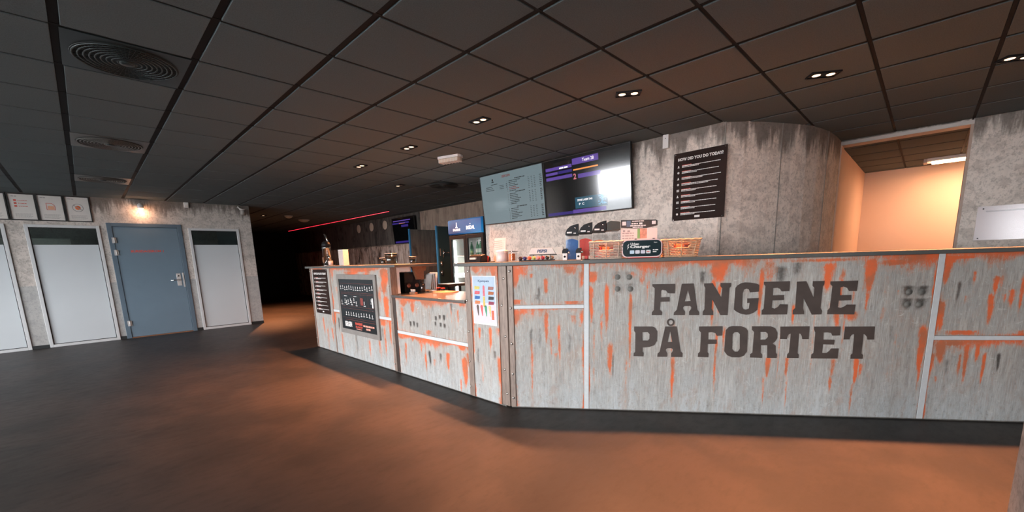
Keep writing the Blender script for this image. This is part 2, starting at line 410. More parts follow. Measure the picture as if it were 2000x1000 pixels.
# blue-grey door
d = thing('door_1', '', 'door', (1.45, YL, 0)); del d['label']; del d['category']; struct(d)
hw = .535
MB().box(-hw, -hw+.07, -.02, .12, 0, 2.11).box(hw-.07, hw, -.02, .12, 0, 2.11).box(-hw+.07, hw-.07, -.02, .12, 2.045, 2.11).build('door_frame', DOORF, d, bevel=.004)
leaf = box(-hw+.073, hw-.073, -.006, .036, .018, 2.042).build('door_leaf', DOORB, d, bevel=.003)
box(-hw+.07, hw-.07, -.02, .10, 0, .016).build('threshold', WOOD, d)
for z in (.28, 1.58, 1.80):
    MB().cyl((-hw+.074, -.026, z-.05), .011, .10, n=12).box(-hw+.04, -hw+.10, -.0225, -.0205, z-.05, z+.05).build('hinge', SATIN, d)
MB().box(.335, .405, -.012, -.006, .93, 1.17).build('lock_plate', SATIN, leaf, bevel=.003)
MB().cyl((.37, -.012, 1.045), .012, -.045, 'y').tube([(.37, -.055, 1.045), (.30, -.058, 1.043), (.235, -.056, 1.04)], .0095).build('door_handle', CHROME, leaf)
MB().box(.43, .455, -.013, -.006, .90, 1.18).build('strike_plate', SATIN, leaf, bevel=.002)
MB().cyl((.37, -.012, 1.12), .014, -.006, 'y').build('lock_cylinder', CHROME, leaf)
text(leaf, 'BURSDAGSROM 1', -.03, 1.583, .042, -.0075, REDP, w=.47, bold=.03)

# screen wall, curved corner, right wall
cv = [(5.22, 0.0), (5.29, -.075), (5.38, -.165), (5.50, -.255), (5.62, -.335), (5.75, -.41), (5.90, -.495), (6.07, -.575), (6.28, -.64), (6.52, -.685), (6.85, -.71), (7.2, -.715)]
outl = [(5.22, 3.6)]+cv+[(7.2, -.56), (6.5, -.53), (5.9, -.34), (5.5, -.08), (5.34, .08), (5.34, 3.6)]
b = MB(); n = len(outl)
b.prism(outl, 'z', 0, H+.02)
struct(b.build('wall_screens', WALL))
for (x, y), a in (((5.75, -.41), R(-33)), ((6.52, -.685), R(-8)), ((5.222, -.03), R(-90))):
    t = struct(box(-.004, .004, -.004, .004, .02, H).build('trim_1', GREYB)); t.location = (x, y, 0); t.rotation_euler = (0, 0, a)
struct(box(5.34, 6.9, 3.48, 3.6, 0, H+.02).build('wall_alcove', WALLR))
b = MB().box(7.2, 7.35, -5.1, -1.80, 0, H+.02)
b.box(7.2, 7.35, -1.79, -.715, 2.53, H+.02)
struct(b.build('wall_right', concrete('painted_concrete_right', (.70,.62,.55), (.54,.475,.42), (.31,.27,.235), top=2.40)))
# back wall with rusty planks and the doorway
struct(MB().box(6.9, 7.05, 3.48, 6.0, 0, H+.02).box(6.9, 7.05, 6.95, 17.5, 0, H+.02).box(6.9, 7.05, 6.0, 6.95, 2.05, H+.02).build('wall_back', plank_mat('brown_wall', (.34,.25,.19), (.24,.17,.13), (.16,.12,.095))))
wb = bpy.data.objects['wall_back']
rnd = random.Random(3)
y = 7.12; k = 0
while y < 17.3:                              # cladding planks: light ones below, dark ones above
    w = rnd.uniform(.16, .24)
    m = box(6.9-rnd.uniform(.018, .03), 6.9, y+.004, y+w-.004, .02, 1.72+rnd.uniform(-.02, .02)).build('rusty_plank', PLK_L, wb)
    y += w
y = 8.0
while y < 17.3:
    w = rnd.uniform(.75, .87)
    box(6.9-rnd.uniform(.006, .012), 6.9, y+.006, y+w-.006, 1.76, H).build('dark_plank', PLK_D, wb); y += w
struct(MB().box(7.9, 8.0, 5.4, 7.6, 0, H).box(7.05, 7.9, 5.4, 5.5, 0, H).box(7.05, 7.9, 7.5, 7.6, 0, H).build('wall_store', WALLR))
# passage on the right (peach walls), opening x=7.2, y -1.79..-.715
tr = thing('trim_2', '', 'trim', (7.2, -.715, 0), -math.pi/2); del tr['label']; del tr['category']; struct(tr)
MB().box(-.005, .012, -.006, .17, 0, 2.49).build('door_jamb', PEACH, tr)
MB().box(1.072, 1.095, -.004, .17, 0, 2.49).build('door_jamb', mat('brown_jamb_paint', (.40,.29,.225), .6), tr)
MB().box(-.005, 1.095, -.014, .17, 2.49, 2.53).build('door_head', TRIMP, tr)
struct(box(7.35, 10.35, -.68, -.56, 0, H+.02).build('wall_passage_left', PEACH))
struct(box(10.35, 10.45, -3.2, -.56, 0, H+.02).build('wall_passage_end', PEACH))
struct(box(7.35, 10.35, -3.2, -3.1, 0, H+.02).build('wall_passage_right', PEACH))
# front part of the room behind the camera: window wall x=-4.5, plain wall y=-5.1
struct(box(-4.5, 7.2, -5.2, -5.1, 0, H+.02).build('wall_near', WALLR))
b = MB(); wins = [(-4.6, -2.9), (-2.5, -.8), (-.4, 1.3), (1.7, 3.4), (3.8, 5.5), (5.9, 7.6)]
y = -5.1
for a, c in wins:
    b.box(-4.65, -4.5, y, a, 0, H+.02); b.box(-4.65, -4.5, a, c, 0, .42); b.box(-4.65, -4.5, a, c, 2.42, H+.02); y = c
b.box(-4.65, -4.5, y, YL+.15, 0, H+.02)
struct(b.build('wall_windows', CURT))
for n, (a, c) in enumerate(wins):
    w = thing('window_%d' % (n+5), '', 'w', (-4.575, (a+c)/2, 0)); del w['label']; del w['category']; struct(w)
    hw = (c-a)/2
    MB().box(-.03, .03, -hw, -hw+.06, .42, 2.42).box(-.03, .03, hw-.06, hw, .42, 2.42).box(-.03, .03, -hw+.06, hw-.06, .42, .48).box(-.03, .03, -hw+.06, hw-.06, 2.36, 2.42).build('window_frame', FRAMEW, w)
    box(-.004, .004, -hw+.06, hw-.06, .48, 2.36).build('pane', GLASS, w)
    l = bpy.data.lights.new('daylight_portal', 'AREA'); l.shape = 'RECTANGLE'; l.size = 2.0; l.size_y = c-a; l.cycles.is_portal = True
    lo = bpy.data.objects.new('daylight_portal', l); COL.objects.link(lo); lo.location = (-4.70, (a+c)/2, 1.42); lo.rotation_euler = (0, R(-90), 0)
# near pillar at the right edge
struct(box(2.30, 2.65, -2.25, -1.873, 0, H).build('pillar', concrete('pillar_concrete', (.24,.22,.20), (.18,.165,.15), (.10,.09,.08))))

# ================================================================ PAINTED COUNTERS
DRIPS = {"diag":[[1.625,1.201,1.018,0.079,1.1,0.0],[1.572,1.062,0.649,0.016,0.9,0.0],[1.618,1.023,0.769,0.015,0.8,0.0],[1.907,1.119,0.689,0.018,0.9,0.0],[1.951,1.192,0.997,0.07,0.5,0.0],[2.138,1.172,1.049,0.044,0.6,1.0],[2.022,1.145,0.995,0.052,0.7,1.0],[2.137,0.861,0.688,0.01,0.9,0.0],[2.356,1.155,0.933,0.043,0.9,0.0],[2.439,1.098,0.763,0.017,0.6,0.0],[2.43,0.82,0.649,0.027,0.8,0.0],[2.615,1.173,0.911,0.042,1.2,0.0],[2.609,0.985,0.762,0.013,0.7,0.0],[2.521,0.808,0.718,0.05,0.8,0.0],[2.741,1.169,1.126,0.191,0.8,0.0],[2.284,1.189,1.167,0.417,0.7,0.0],[1.226,1.201,1.178,0.336,0.7,0.0],[0.971,0.935,0.313,0.01,1.0,0.0],[0.97,0.895,0.483,0.016,0.6,0.0],[1.302,0.452,0.062,0.018,0.7,0.0],[1.291,0.731,0.444,0.015,0.5,0.0],[1.614,0.689,0.072,0.011,0.7,0.0],[1.667,0.689,0.448,0.011,0.6,0.0],[1.989,0.459,0.289,0.02,1.1,0.0],[1.97,0.309,0.04,0.009,0.6,0.0],[2.125,0.46,0.292,0.014,0.9,0.0],[2.131,0.291,0.004,0.007,0.6,0.0],[2.059,0.688,0.209,0.007,0.5,0.0],[2.435,0.455,0.297,0.017,0.6,0.0],[2.426,0.317,0.177,0.012,0.6,0.0],[2.586,0.457,0.221,0.017,1.1,0.0],[2.576,0.26,-0.021,0.009,0.7,0.0],[2.621,0.418,0.301,0.015,0.7,0.0],[2.482,0.839,0.456,0.01,0.5,0.0],[2.284,0.841,0.051,0.007,0.4,0.0],[1.1,1.072,0.853,0.015,0.4,0.0],[1.052,1.132,1.014,0.031,0.5,0.0],[0.982,1.134,1.075,0.038,0.4,0.0],[1.49,1.121,1.006,0.029,0.7,1.0],[0.868,1.097,0.774,0.016,0.4,1.0],[0.969,1.015,0.525,0.012,0.4,1.0],[0.69,1.141,1.021,0.052,0.8,0.0],[0.67,1.021,0.692,0.02,0.8,0.0],[0.79,1.019,0.608,0.018,0.9,0.0],[0.822,0.557,0.267,0.022,0.9,0.0],[0.752,0.775,0.481,0.012,0.5,0.0],[0.843,0.481,0.224,0.014,0.6,1.0],[0.692,0.65,0.044,0.008,0.4,0.0],[0.946,0.44,0.007,0.008,0.4,0.0],[2.523,1.005,0.838,0.013,0.5,0.0],[2.271,0.991,0.878,0.02,0.5,1.0],[2.99,0.686,0.308,0.026,1.2,0.0],[2.997,0.461,0.153,0.01,0.7,0.0],[2.823,0.687,0.109,0.007,0.3,0.0],[2.719,0.836,0.687,0.016,0.4,0.0],[0.046,1.178,1.012,0.055,1.1,0.0],[0.099,1.197,1.094,0.105,0.6,0.0],[0.312,1.089,0.945,0.019,0.9,0.0],[0.194,1.133,1.092,0.017,0.7,0.0],[0.59,1.144,0.982,0.028,0.7,0.0],[0.49,1.186,1.106,0.081,0.7,0.0],[0.529,0.909,0.876,0.122,0.7,0.0],[0.071,0.928,0.881,0.064,0.8,0.0],[0.058,0.843,0.693,0.064,0.9,0.0],[0.132,0.838,0.796,0.106,0.6,0.0],[0.307,0.82,0.521,0.019,0.9,0.0],[0.414,0.713,0.347,0.015,0.7,0.0],[0.347,0.607,0.434,0.011,0.6,0.0],[0.589,0.838,0.692,0.029,0.6,0.0],[0.528,0.797,0.713,0.033,0.5,0.0],[0.027,0.736,0.161,0.031,0.5,0.0],[0.184,0.563,0.028,0.013,0.6,0.0],[0.253,1.029,0.82,0.013,0.6,1.0],[0.312,1.028,0.953,0.012,0.8,1.0],[0.181,0.693,0.432,0.017,0.6,1.0],[0.254,0.693,0.477,0.021,0.4,1.0],[0.498,0.65,0.435,0.017,0.5,1.0],[0.24,0.967,0.904,0.013,0.6,1.0],[0.609,0.65,0.086,0.017,0.5,0.0],[3.082,1.187,1.117,0.076,1.2,0.0],[3.079,1.135,0.975,0.028,1.0,0.0],[3.086,0.868,0.63,0.019,1.1,0.0],[3.17,1.184,1.163,0.181,0.8,0.0],[3.383,1.04,0.899,0.019,1.1,0.0],[3.371,0.918,0.685,0.021,1.0,0.0],[3.25,1.078,0.972,0.011,0.7,0.0],[3.479,0.951,0.81,0.024,0.7,0.0],[3.536,1.037,0.756,0.015,0.8,0.0],[3.167,1.01,0.831,0.015,0.7,1.0],[3.227,1.043,0.902,0.012,0.5,1.0],[3.208,0.667,0.627,0.139,0.8,0.0],[3.573,0.667,0.627,0.089,0.5,0.0],[3.116,0.593,0.425,0.035,1.2,0.0],[3.066,0.5,0.31,0.016,0.9,0.0],[3.218,0.586,0.553,0.155,0.8,0.0],[3.275,0.575,0.276,0.016,1.0,0.0],[3.24,0.501,0.313,0.013,0.7,0.0],[3.336,0.576,0.427,0.018,0.8,0.0],[3.384,0.502,0.24,0.011,0.9,0.0],[3.383,0.502,0.391,0.012,0.7,1.0],[3.469,0.503,0.355,0.015,0.9,1.0],[3.163,0.463,0.311,0.016,0.5,1.0]],"left":[[0.752,1.195,1.055,0.085,0.5,0.0],[1.535,1.21,1.147,0.632,1.2,0.0],[1.382,1.16,1.095,0.291,0.8,0.0],[1.785,1.19,0.975,0.131,0.6,0.0],[2.171,1.189,0.866,0.117,1.0,0.0],[2.186,0.869,0.507,0.071,0.9,0.0],[2.06,0.983,0.741,0.061,0.5,0.0],[0.861,0.952,0.811,0.067,0.4,0.0],[0.678,0.589,0.364,0.071,1.1,0.0],[0.568,0.359,0.127,0.046,0.6,0.0],[0.884,0.318,-0.058,0.042,0.5,0.0],[0.817,0.526,0.304,0.043,0.7,1.0],[0.733,1.16,0.659,0.043,0.4,1.0],[2.131,0.949,0.913,0.083,0.7,1.0],[2.033,0.946,0.739,0.031,0.4,1.0],[2.069,0.61,0.498,0.123,0.8,0.0],[2.23,0.636,0.268,0.035,0.8,0.0],[1.959,0.555,-0.028,0.032,0.5,0.0],[1.685,0.302,0.065,0.041,0.6,0.0],[2.09,0.504,0.124,0.037,0.6,0.0],[2.044,0.498,0.308,0.037,0.5,1.0],[1.333,0.364,0.01,0.045,0.5,1.0],[1.318,1.095,0.559,0.045,0.4,1.0],[0.277,0.486,0.168,0.058,0.5,0.0],[0.407,0.347,-0.132,0.048,0.4,0.0]],"mid":[[2.558,0.856,0.772,0.105,0.9,0.0],[2.515,0.77,0.54,0.043,0.7,0.0],[2.735,0.827,0.7,0.05,0.9,0.0],[3.135,0.883,0.832,0.131,0.7,0.0],[3.1,0.856,0.7,0.035,0.5,1.0],[3.403,0.862,0.749,0.024,0.7,1.0],[3.576,0.88,0.833,0.075,0.8,0.0],[3.505,0.805,0.634,0.023,0.6,0.0],[2.672,0.629,0.556,0.026,0.9,1.0],[2.743,0.635,0.562,0.025,0.9,1.0],[2.801,0.624,0.557,0.025,0.8,1.0],[3.144,0.72,0.668,0.026,1.0,1.0],[3.214,0.735,0.684,0.026,0.9,1.0],[3.281,0.74,0.674,0.029,1.0,1.0],[3.138,0.663,0.61,0.022,0.9,1.0],[3.223,0.66,0.608,0.026,0.9,1.0],[3.282,0.655,0.604,0.025,0.9,1.0],[3.011,0.562,0.508,0.074,0.7,0.0],[3.181,0.49,0.438,0.175,1.0,0.0],[3.544,0.478,0.419,0.077,1.1,0.0],[2.695,0.503,0.4,0.046,1.0,0.0],[2.483,0.451,0.404,0.109,0.7,0.0],[2.851,0.493,0.239,0.029,0.6,0.0],[2.534,0.372,0.133,0.032,0.6,0.0],[2.917,0.308,0.082,0.029,0.7,0.0],[3.313,0.363,0.152,0.029,1.0,0.0],[3.578,0.351,0.047,0.046,1.1,0.0],[3.625,0.406,0.257,0.038,0.8,0.0],[2.998,0.346,0.152,0.028,0.9,1.0],[3.189,0.345,0.238,0.026,0.7,1.0],[3.068,0.274,0.164,0.037,0.4,0.0],[3.497,0.137,-0.02,0.02,0.6,0.0]],"cor":[[3.778,1.204,1.137,0.082,0.8,0.0],[4.005,1.202,1.096,0.05,1.0,0.0],[3.737,1.115,0.842,0.028,0.6,0.0],[3.795,0.663,0.546,0.021,0.8,0.0],[3.94,0.677,0.449,0.023,0.9,0.0],[3.702,0.561,0.22,0.029,0.8,0.0],[4.041,0.42,0.143,0.032,1.0,0.0],[4.041,0.686,0.597,0.032,0.6,0.0],[3.773,0.474,0.282,0.021,0.5,1.0],[3.985,0.479,0.387,0.026,0.6,1.0],[3.844,0.668,0.575,0.017,0.4,1.0],[3.818,0.339,0.097,0.018,0.4,0.0]]}
LETTERS = {"F":[[[1.1314,1.0329],[1.2979,1.0323],[1.2972,0.9595],[1.2602,0.9601],[1.246,0.963],[1.2326,0.982],[1.2035,0.9879],[1.196,0.9793],[1.1955,0.9301],[1.2611,0.9325],[1.2609,0.8974],[1.1952,0.8963],[1.1918,0.8337],[1.2085,0.8164],[1.2079,0.7925],[1.1323,0.7931],[1.1337,0.8151],[1.1483,0.8327],[1.1503,1.0003],[1.1318,1.0175]]],"A":[[[1.3473,1.0319],[1.4316,1.0329],[1.4658,0.831],[1.4791,0.814],[1.4801,0.7904],[1.4085,0.791],[1.4074,0.8181],[1.4206,0.8368],[1.4219,0.8517],[1.412,0.8619],[1.3708,0.861],[1.3617,0.8489],[1.3634,0.8374],[1.3769,0.8183],[1.3766,0.7912],[1.2952,0.7918],[1.2978,0.8123],[1.3176,0.8325],[1.3441,1.0167]],[[1.392,0.9859],[1.4156,0.8988],[1.3726,0.8973]]],"N":[[[1.5064,1.0314],[1.5658,1.0321],[1.633,0.9224],[1.6368,0.9914],[1.6224,1.0081],[1.6224,1.0329],[1.6958,1.0314],[1.6959,1.0067],[1.6857,0.9938],[1.6844,0.7889],[1.6336,0.7892],[1.5698,0.91],[1.567,0.8401],[1.5806,0.8165],[1.5819,0.7896],[1.5066,0.7902],[1.5067,0.8158],[1.5172,0.8339],[1.5161,0.9969],[1.5072,1.0136]]],"G":[[[1.7283,0.993],[1.7424,1.0123],[1.7658,1.0274],[1.7926,1.0333],[1.8288,1.0313],[1.8712,1.0227],[1.891,1.0126],[1.8912,0.9628],[1.8302,0.9586],[1.823,0.9783],[1.8074,0.987],[1.7867,0.9789],[1.7804,0.9529],[1.7819,0.8544],[1.7923,0.8344],[1.8108,0.829],[1.8316,0.8373],[1.8332,0.8801],[1.8169,0.879],[1.8149,0.9132],[1.893,0.9153],[1.8897,0.8269],[1.8668,0.8073],[1.8373,0.793],[1.8131,0.7905],[1.7761,0.7981],[1.7445,0.815],[1.7265,0.8298]]],"E":[[[1.9218,1.0345],[2.0969,1.036],[2.0977,0.9638],[2.0468,0.9614],[2.0336,0.981],[2.0154,0.989],[1.986,0.987],[1.988,0.9334],[2.0646,0.9354],[2.065,0.8979],[1.9882,0.8964],[1.9871,0.8423],[2.0086,0.8336],[2.0313,0.8483],[2.0418,0.8677],[2.0951,0.8652],[2.0947,0.7909],[1.9217,0.7903],[1.9214,0.8233],[1.9337,0.8363],[1.9346,1.0021],[1.923,1.0165]]],"N2":[[[2.1438,1.0312],[2.2042,1.0337],[2.2633,0.9099],[2.263,0.9832],[2.249,0.9993],[2.2485,1.0328],[2.3243,1.0337],[2.3229,1.0041],[2.3152,0.9948],[2.3145,0.8356],[2.326,0.8162],[2.3243,0.7891],[2.2619,0.7877],[2.1968,0.9109],[2.1989,0.8336],[2.2065,0.8108],[2.2081,0.7913],[2.1331,0.79],[2.1325,0.8213],[2.1471,0.8373]]],"E2":[[[2.3628,1.0285],[2.5396,1.031],[2.538,0.9562],[2.4893,0.957],[2.476,0.9792],[2.4497,0.9904],[2.4307,0.9832],[2.4329,0.9284],[2.506,0.9285],[2.5085,0.8906],[2.4281,0.8885],[2.4268,0.8408],[2.4471,0.8355],[2.4716,0.8467],[2.4845,0.8592],[2.5397,0.8586],[2.5376,0.7874],[2.3628,0.7901],[2.3631,0.819],[2.376,0.8349],[2.3789,0.9936],[2.3646,1.0077]]],"P":[[[1.0011,0.703],[1.1387,0.7026],[1.1616,0.6919],[1.1774,0.6626],[1.177,0.5879],[1.1577,0.5529],[1.1226,0.5392],[1.0693,0.5335],[1.0685,0.5009],[1.0789,0.4901],[1.076,0.4617],[1.0014,0.4632],[1.0025,0.4868],[1.0136,0.4978],[1.0122,0.6521],[1.0017,0.6682]],[[1.0651,0.6574],[1.1045,0.6584],[1.1201,0.6413],[1.12,0.6038],[1.1087,0.5904],[1.0665,0.5902]]],"ring":[[[1.3035,0.7352],[1.3025,0.7259],[1.2987,0.7176],[1.2927,0.711],[1.285,0.7068],[1.2763,0.7053],[1.2676,0.7068],[1.2596,0.7111],[1.2531,0.7178],[1.2488,0.7262],[1.2471,0.7354],[1.2482,0.7447],[1.252,0.753],[1.258,0.7596],[1.2657,0.7638],[1.2744,0.7652],[1.2831,0.7637],[1.2911,0.7594],[1.2976,0.7528],[1.3018,0.7444]],[[1.2917,0.7352],[1.2911,0.7299],[1.2889,0.7251],[1.2854,0.7212],[1.281,0.7188],[1.2759,0.718],[1.2709,0.7188],[1.2662,0.7213],[1.2625,0.7252],[1.26,0.73],[1.259,0.7354],[1.2597,0.7408],[1.2618,0.7456],[1.2653,0.7494],[1.2698,0.7518],[1.2748,0.7526],[1.2799,0.7518],[1.2845,0.7493],[1.2882,0.7454],[1.2907,0.7406]]],"AA":[[[1.2362,0.7023],[1.3204,0.7031],[1.3572,0.503],[1.371,0.4924],[1.3713,0.4591],[1.2879,0.4594],[1.2869,0.489],[1.3008,0.508],[1.2982,0.524],[1.2841,0.5293],[1.2566,0.5292],[1.2444,0.5183],[1.2457,0.5076],[1.2563,0.4888],[1.2562,0.4601],[1.183,0.4595],[1.1848,0.4855],[1.1996,0.4991]],[[1.2736,0.6678],[1.2914,0.5802],[1.2551,0.5774]]],"F2":[[[1.4843,0.7015],[1.6534,0.7036],[1.6538,0.631],[1.6156,0.6283],[1.6049,0.6492],[1.5781,0.6581],[1.5541,0.6544],[1.5543,0.5994],[1.617,0.5996],[1.6163,0.5655],[1.5535,0.5637],[1.5539,0.5018],[1.5628,0.4886],[1.5622,0.4593],[1.4848,0.4612],[1.4861,0.4879],[1.5001,0.504],[1.5009,0.6545],[1.4856,0.6702]]],"O":[[[1.6778,0.6725],[1.7002,0.6983],[1.7235,0.7044],[1.7849,0.7032],[1.8186,0.6877],[1.8339,0.6671],[1.8366,0.5065],[1.8172,0.4749],[1.7847,0.4604],[1.7322,0.4609],[1.6978,0.4765],[1.6755,0.5079]],[[1.7404,0.6569],[1.764,0.6569],[1.78,0.6414],[1.7857,0.527],[1.7726,0.506],[1.7488,0.5058],[1.73,0.5267],[1.727,0.6414]]],"R":[[[1.8613,0.7023],[1.9908,0.7019],[2.0218,0.6872],[2.0392,0.654],[2.042,0.614],[2.0289,0.5872],[2.0119,0.5703],[2.0342,0.5536],[2.038,0.4996],[2.0481,0.4862],[2.0469,0.459],[1.982,0.4584],[1.9765,0.5567],[1.9309,0.5565],[1.9328,0.4988],[1.9447,0.4853],[1.9453,0.458],[1.8609,0.4606],[1.8606,0.4846],[1.8764,0.4984],[1.8787,0.6574],[1.863,0.6742]],[[1.9212,0.6594],[1.9575,0.6594],[1.9755,0.644],[1.9771,0.6206],[1.9615,0.6004],[1.9239,0.599]]],"T":[[[2.0569,0.6991],[2.2533,0.7011],[2.2548,0.6044],[2.2124,0.6043],[2.2076,0.6275],[2.1975,0.644],[2.1866,0.6473],[2.1882,0.4974],[2.1967,0.4874],[2.1972,0.4591],[2.1193,0.4597],[2.1191,0.4867],[2.1301,0.5003],[2.1321,0.6473],[2.1178,0.6407],[2.1101,0.6241],[2.1068,0.6041],[2.0618,0.6053]]],"E3":[[[2.2839,0.6984],[2.4586,0.6992],[2.4601,0.6329],[2.4114,0.6309],[2.401,0.6505],[2.3775,0.6551],[2.3498,0.6538],[2.3532,0.6013],[2.4269,0.6002],[2.4273,0.5634],[2.3535,0.565],[2.3533,0.4987],[2.3852,0.501],[2.4014,0.5157],[2.4114,0.5343],[2.4605,0.5346],[2.4606,0.4578],[2.2833,0.458],[2.2838,0.4881],[2.2965,0.4983],[2.2964,0.6538],[2.2857,0.6768]]],"T2":[[[2.4884,0.6978],[2.6798,0.6985],[2.6831,0.6021],[2.6421,0.602],[2.6373,0.6214],[2.6244,0.6375],[2.6114,0.644],[2.6129,0.4975],[2.6236,0.4877],[2.6242,0.4581],[2.5454,0.4573],[2.5454,0.4871],[2.5559,0.497],[2.5532,0.644],[2.5367,0.6375],[2.5269,0.6212],[2.5258,0.603],[2.4869,0.6029]]]}
def vnoise(x, seed):
    g = np.random.RandomState(seed).rand(4096); i = np.floor(x).astype(int); f = x-i; f = f*f*(3-2*f)
    return g[i % 4096]*(1-f)+g[(i+1) % 4096]*f
def painted_panel(parent, x0, x1, z0, z1, y, drips, seed, top=1.0, sides=1.0, t=.012, bottom=.0):
    st = .008
    nx = max(2, int((x1-x0)/st)); nzv = max(2, int((z1-z0)/st))
    X, Z = np.meshgrid(np.linspace(x0, x1, nx), np.linspace(z0, z1, nzv))
    rust = np.zeros_like(X); dark = np.zeros_like(X)
    for s, za, zb, w, a, k in drips:
        if s < x0-.1 or s > x1+.1: continue
        ext = (za-zb)
        v = (za-Z)/max(ext, .01)
        prof = np.clip((v+.12)/.2, 0, 1)*np.clip((1.12-v)/.55, 0, 1)
        wob = (vnoise(Z*9+s*37, seed+int(s*100) % 50)-.5)*.5*w
        w = w*1.5+.004; taper = w*(.62-.34*np.clip(v, 0, 1)) if ext > .06 else w*.5; a = a*1.2
        g = np.exp(-((X-s-wob)/np.maximum(taper, .002))**2)*prof*a
        if k: dark = np.maximum(dark, g*.85)
        else: rust = np.maximum(rust, g)
    e = vnoise(X*7+seed*3.1, seed+1); e2 = vnoise(X*31+seed, seed+2)
    L = (.02+.13*e**2+.06*e*e2)*top
    rust = np.maximum(rust, np.clip(1.05-(z1-Z)/np.maximum(L, .003), 0, 1)*(.35+.8*vnoise(X*3.7+seed, seed+5)))
    if bottom:
        rust = np.maximum(rust, np.clip(1-(Z-z0)/(.02+.05*vnoise(X*9+3, seed+8)), 0, 1)*bottom*vnoise(X*5+9, seed+9))
    for dx, sd in ((X-x0, 3), (x1-X, 4)):
        L = (.008+.035*vnoise(Z*6+seed*1.7, seed+sd)**2+.015*vnoise(Z*23, seed+sd+10))*sides
        rust = np.maximum(rust, np.clip(1-dx/np.maximum(L, .002), 0, 1)*vnoise(Z*4+seed, seed+sd+20)*1.25)
    rs = np.random.RandomState(seed)
    for _ in range(int((x1-x0)*11)):
        s = x0+rs.rand()*(x1-x0); za = z0+(z1-z0)*(.25+.75*rs.rand()**.5); ln = .05+.28*rs.rand()**2; w = .006+.016*rs.rand(); a = .15+.5*rs.rand()
        v = (za-Z)/ln; g = np.exp(-((X-s-(vnoise(Z*8+s*31, seed)-.5)*w)/(w*(.8-.5*np.clip(v, 0, 1))))**2)*np.clip(v*6+.5, 0, 1)*np.clip((1.1-v)*1.8, 0, 1)*a
        if rs.rand() < .4: dark = np.maximum(dark, g*.7)
        else: rust = np.maximum(rust, g)
    pale = np.clip((.45-(Z-0.0))/.45, 0, 1)*.75*(.4+.6*vnoise(X*20, seed+30))
    vs = np.stack([X, np.full_like(X, y-t), Z], -1).reshape(-1, 3)
    idx = np.arange(nx*nzv).reshape(nzv, nx)
    q = np.stack([idx[:-1, :-1], idx[:-1, 1:], idx[1:, 1:], idx[1:, :-1]], -1).reshape(-1, 4)
    back = np.array([[x0, y, z0], [x1, y, z0], [x1, y, z1], [x0, y, z1]]); o = len(vs)
    me = bpy.data.meshes.new('painted_panel')
    fs = q.tolist()+[(o, o+1, int(idx[0, -1]), int(idx[0, 0])), (o+1, o+2, int(idx[-1, -1]), int(idx[0, -1])), (o+2, o+3, int(idx[-1, 0]), int(idx[-1, -1])), (o+3, o, int(idx[0, 0]), int(idx[-1, 0])), (o+3, o+2, o+1, o)]
    me.from_pydata(np.vstack([vs, back]).tolist(), [], fs)
    at = me.color_attributes.new('wear', 'FLOAT_COLOR', 'POINT')
    c = np.ones((o+4, 4), np.float32); c[:o, 0] = rust.ravel(); c[:o, 1] = dark.ravel(); c[:o, 2] = pale.ravel(); c[o:, :3] = 0
    at.data.foreach_set('color', c.ravel())
    me.materials.append(RUST)
    ob = bpy.data.objects.new('painted_panel', me); COL.objects.link(ob); ob.parent = parent
    return ob
def strip(parent, x0, x1, z0, z1, y=-.012): return box(x0, x1, y-.004, y, z0, z1).build('seam_strip', STRIP, parent, bevel=.001)
def bolts(parent, pts, y, axis='y'):
    for x, z in pts: MB().lathe([(.011, 0), (.010, .004), (.006, .007)], (x, y, z), 10, Matrix.Rotation(R(90), 3, 'X')).build('bolt', BOLT, parent)

# left high counter: local x 0..2.33
c1 = thing('bar_counter', 'tall rust-painted bar counter at the left end, with menu board and map board', 'counter', *LEFTC)
painted_panel(c1, .0, .665, 0.012, 1.204, 0, DRIPS['left'], 11, top=.5, sides=.4)
painted_panel(c1, .695, 2.285, .637, 1.204, 0, DRIPS['left'], 12, top=1.1, bottom=.5)
painted_panel(c1, .695, 2.285, .012, .600, 0, DRIPS['left'], 13, top=.9)
strip(c1, .695, 2.285, .602, .635)
pst = box(.665, .695, -.020, 0, .012, 1.204).build('edge_post', mat('pinkish_edge_metal', (.38,.27,.22), .4, .3, var=.3, scale=10), c1, bevel=.002)
pst = box(-.03, .0, -.022, .05, .012, 1.204).build('corner_post', POST, c1, bevel=.003)
bolts(pst, [(-.015, z) for z in (.15, .5, .85, 1.16)], -.022)
pst = MB().box(2.285, 2.335, -.022, -.002, .012, 1.204).box(2.325, 2.335, -.002, .06, .012, 1.204).build('corner_post', POST, c1, bevel=.003)
bolts(pst, [(2.297, z) for z in (.10, .34, .58, .82, 1.0, 1.15)], -.022)
box(-.02, 2.325, .0, .018, .0, 1.204).build('front_board', GREYW, c1)
box(-.02, 0.0, .018, .50, .0, 1.204).build('end_board', GREYW, c1)
box(2.05, 2.325, .50, .52, .0, .86).build('inner_board', GREYW, c1)
# open end of the high counter: white post and rail, wooden bracket
box(2.30, 2.33, .028, .10, .905, 1.204).build('white_post', WHITE, c1, bevel=.002)
box(2.30, 2.33, .10, .24, 1.150, 1.204).build('white_rail', WHITE, c1, bevel=.002)
MB().prism([(.27, 1.204), (.47, 1.204), (.46, 1.15), (.43, 1.145), (.43, 1.05), (.33, 1.05), (.30, 1.145)], 'x', 2.29, 2.325).build('wood_bracket', WOOD, c1, bevel=.002)
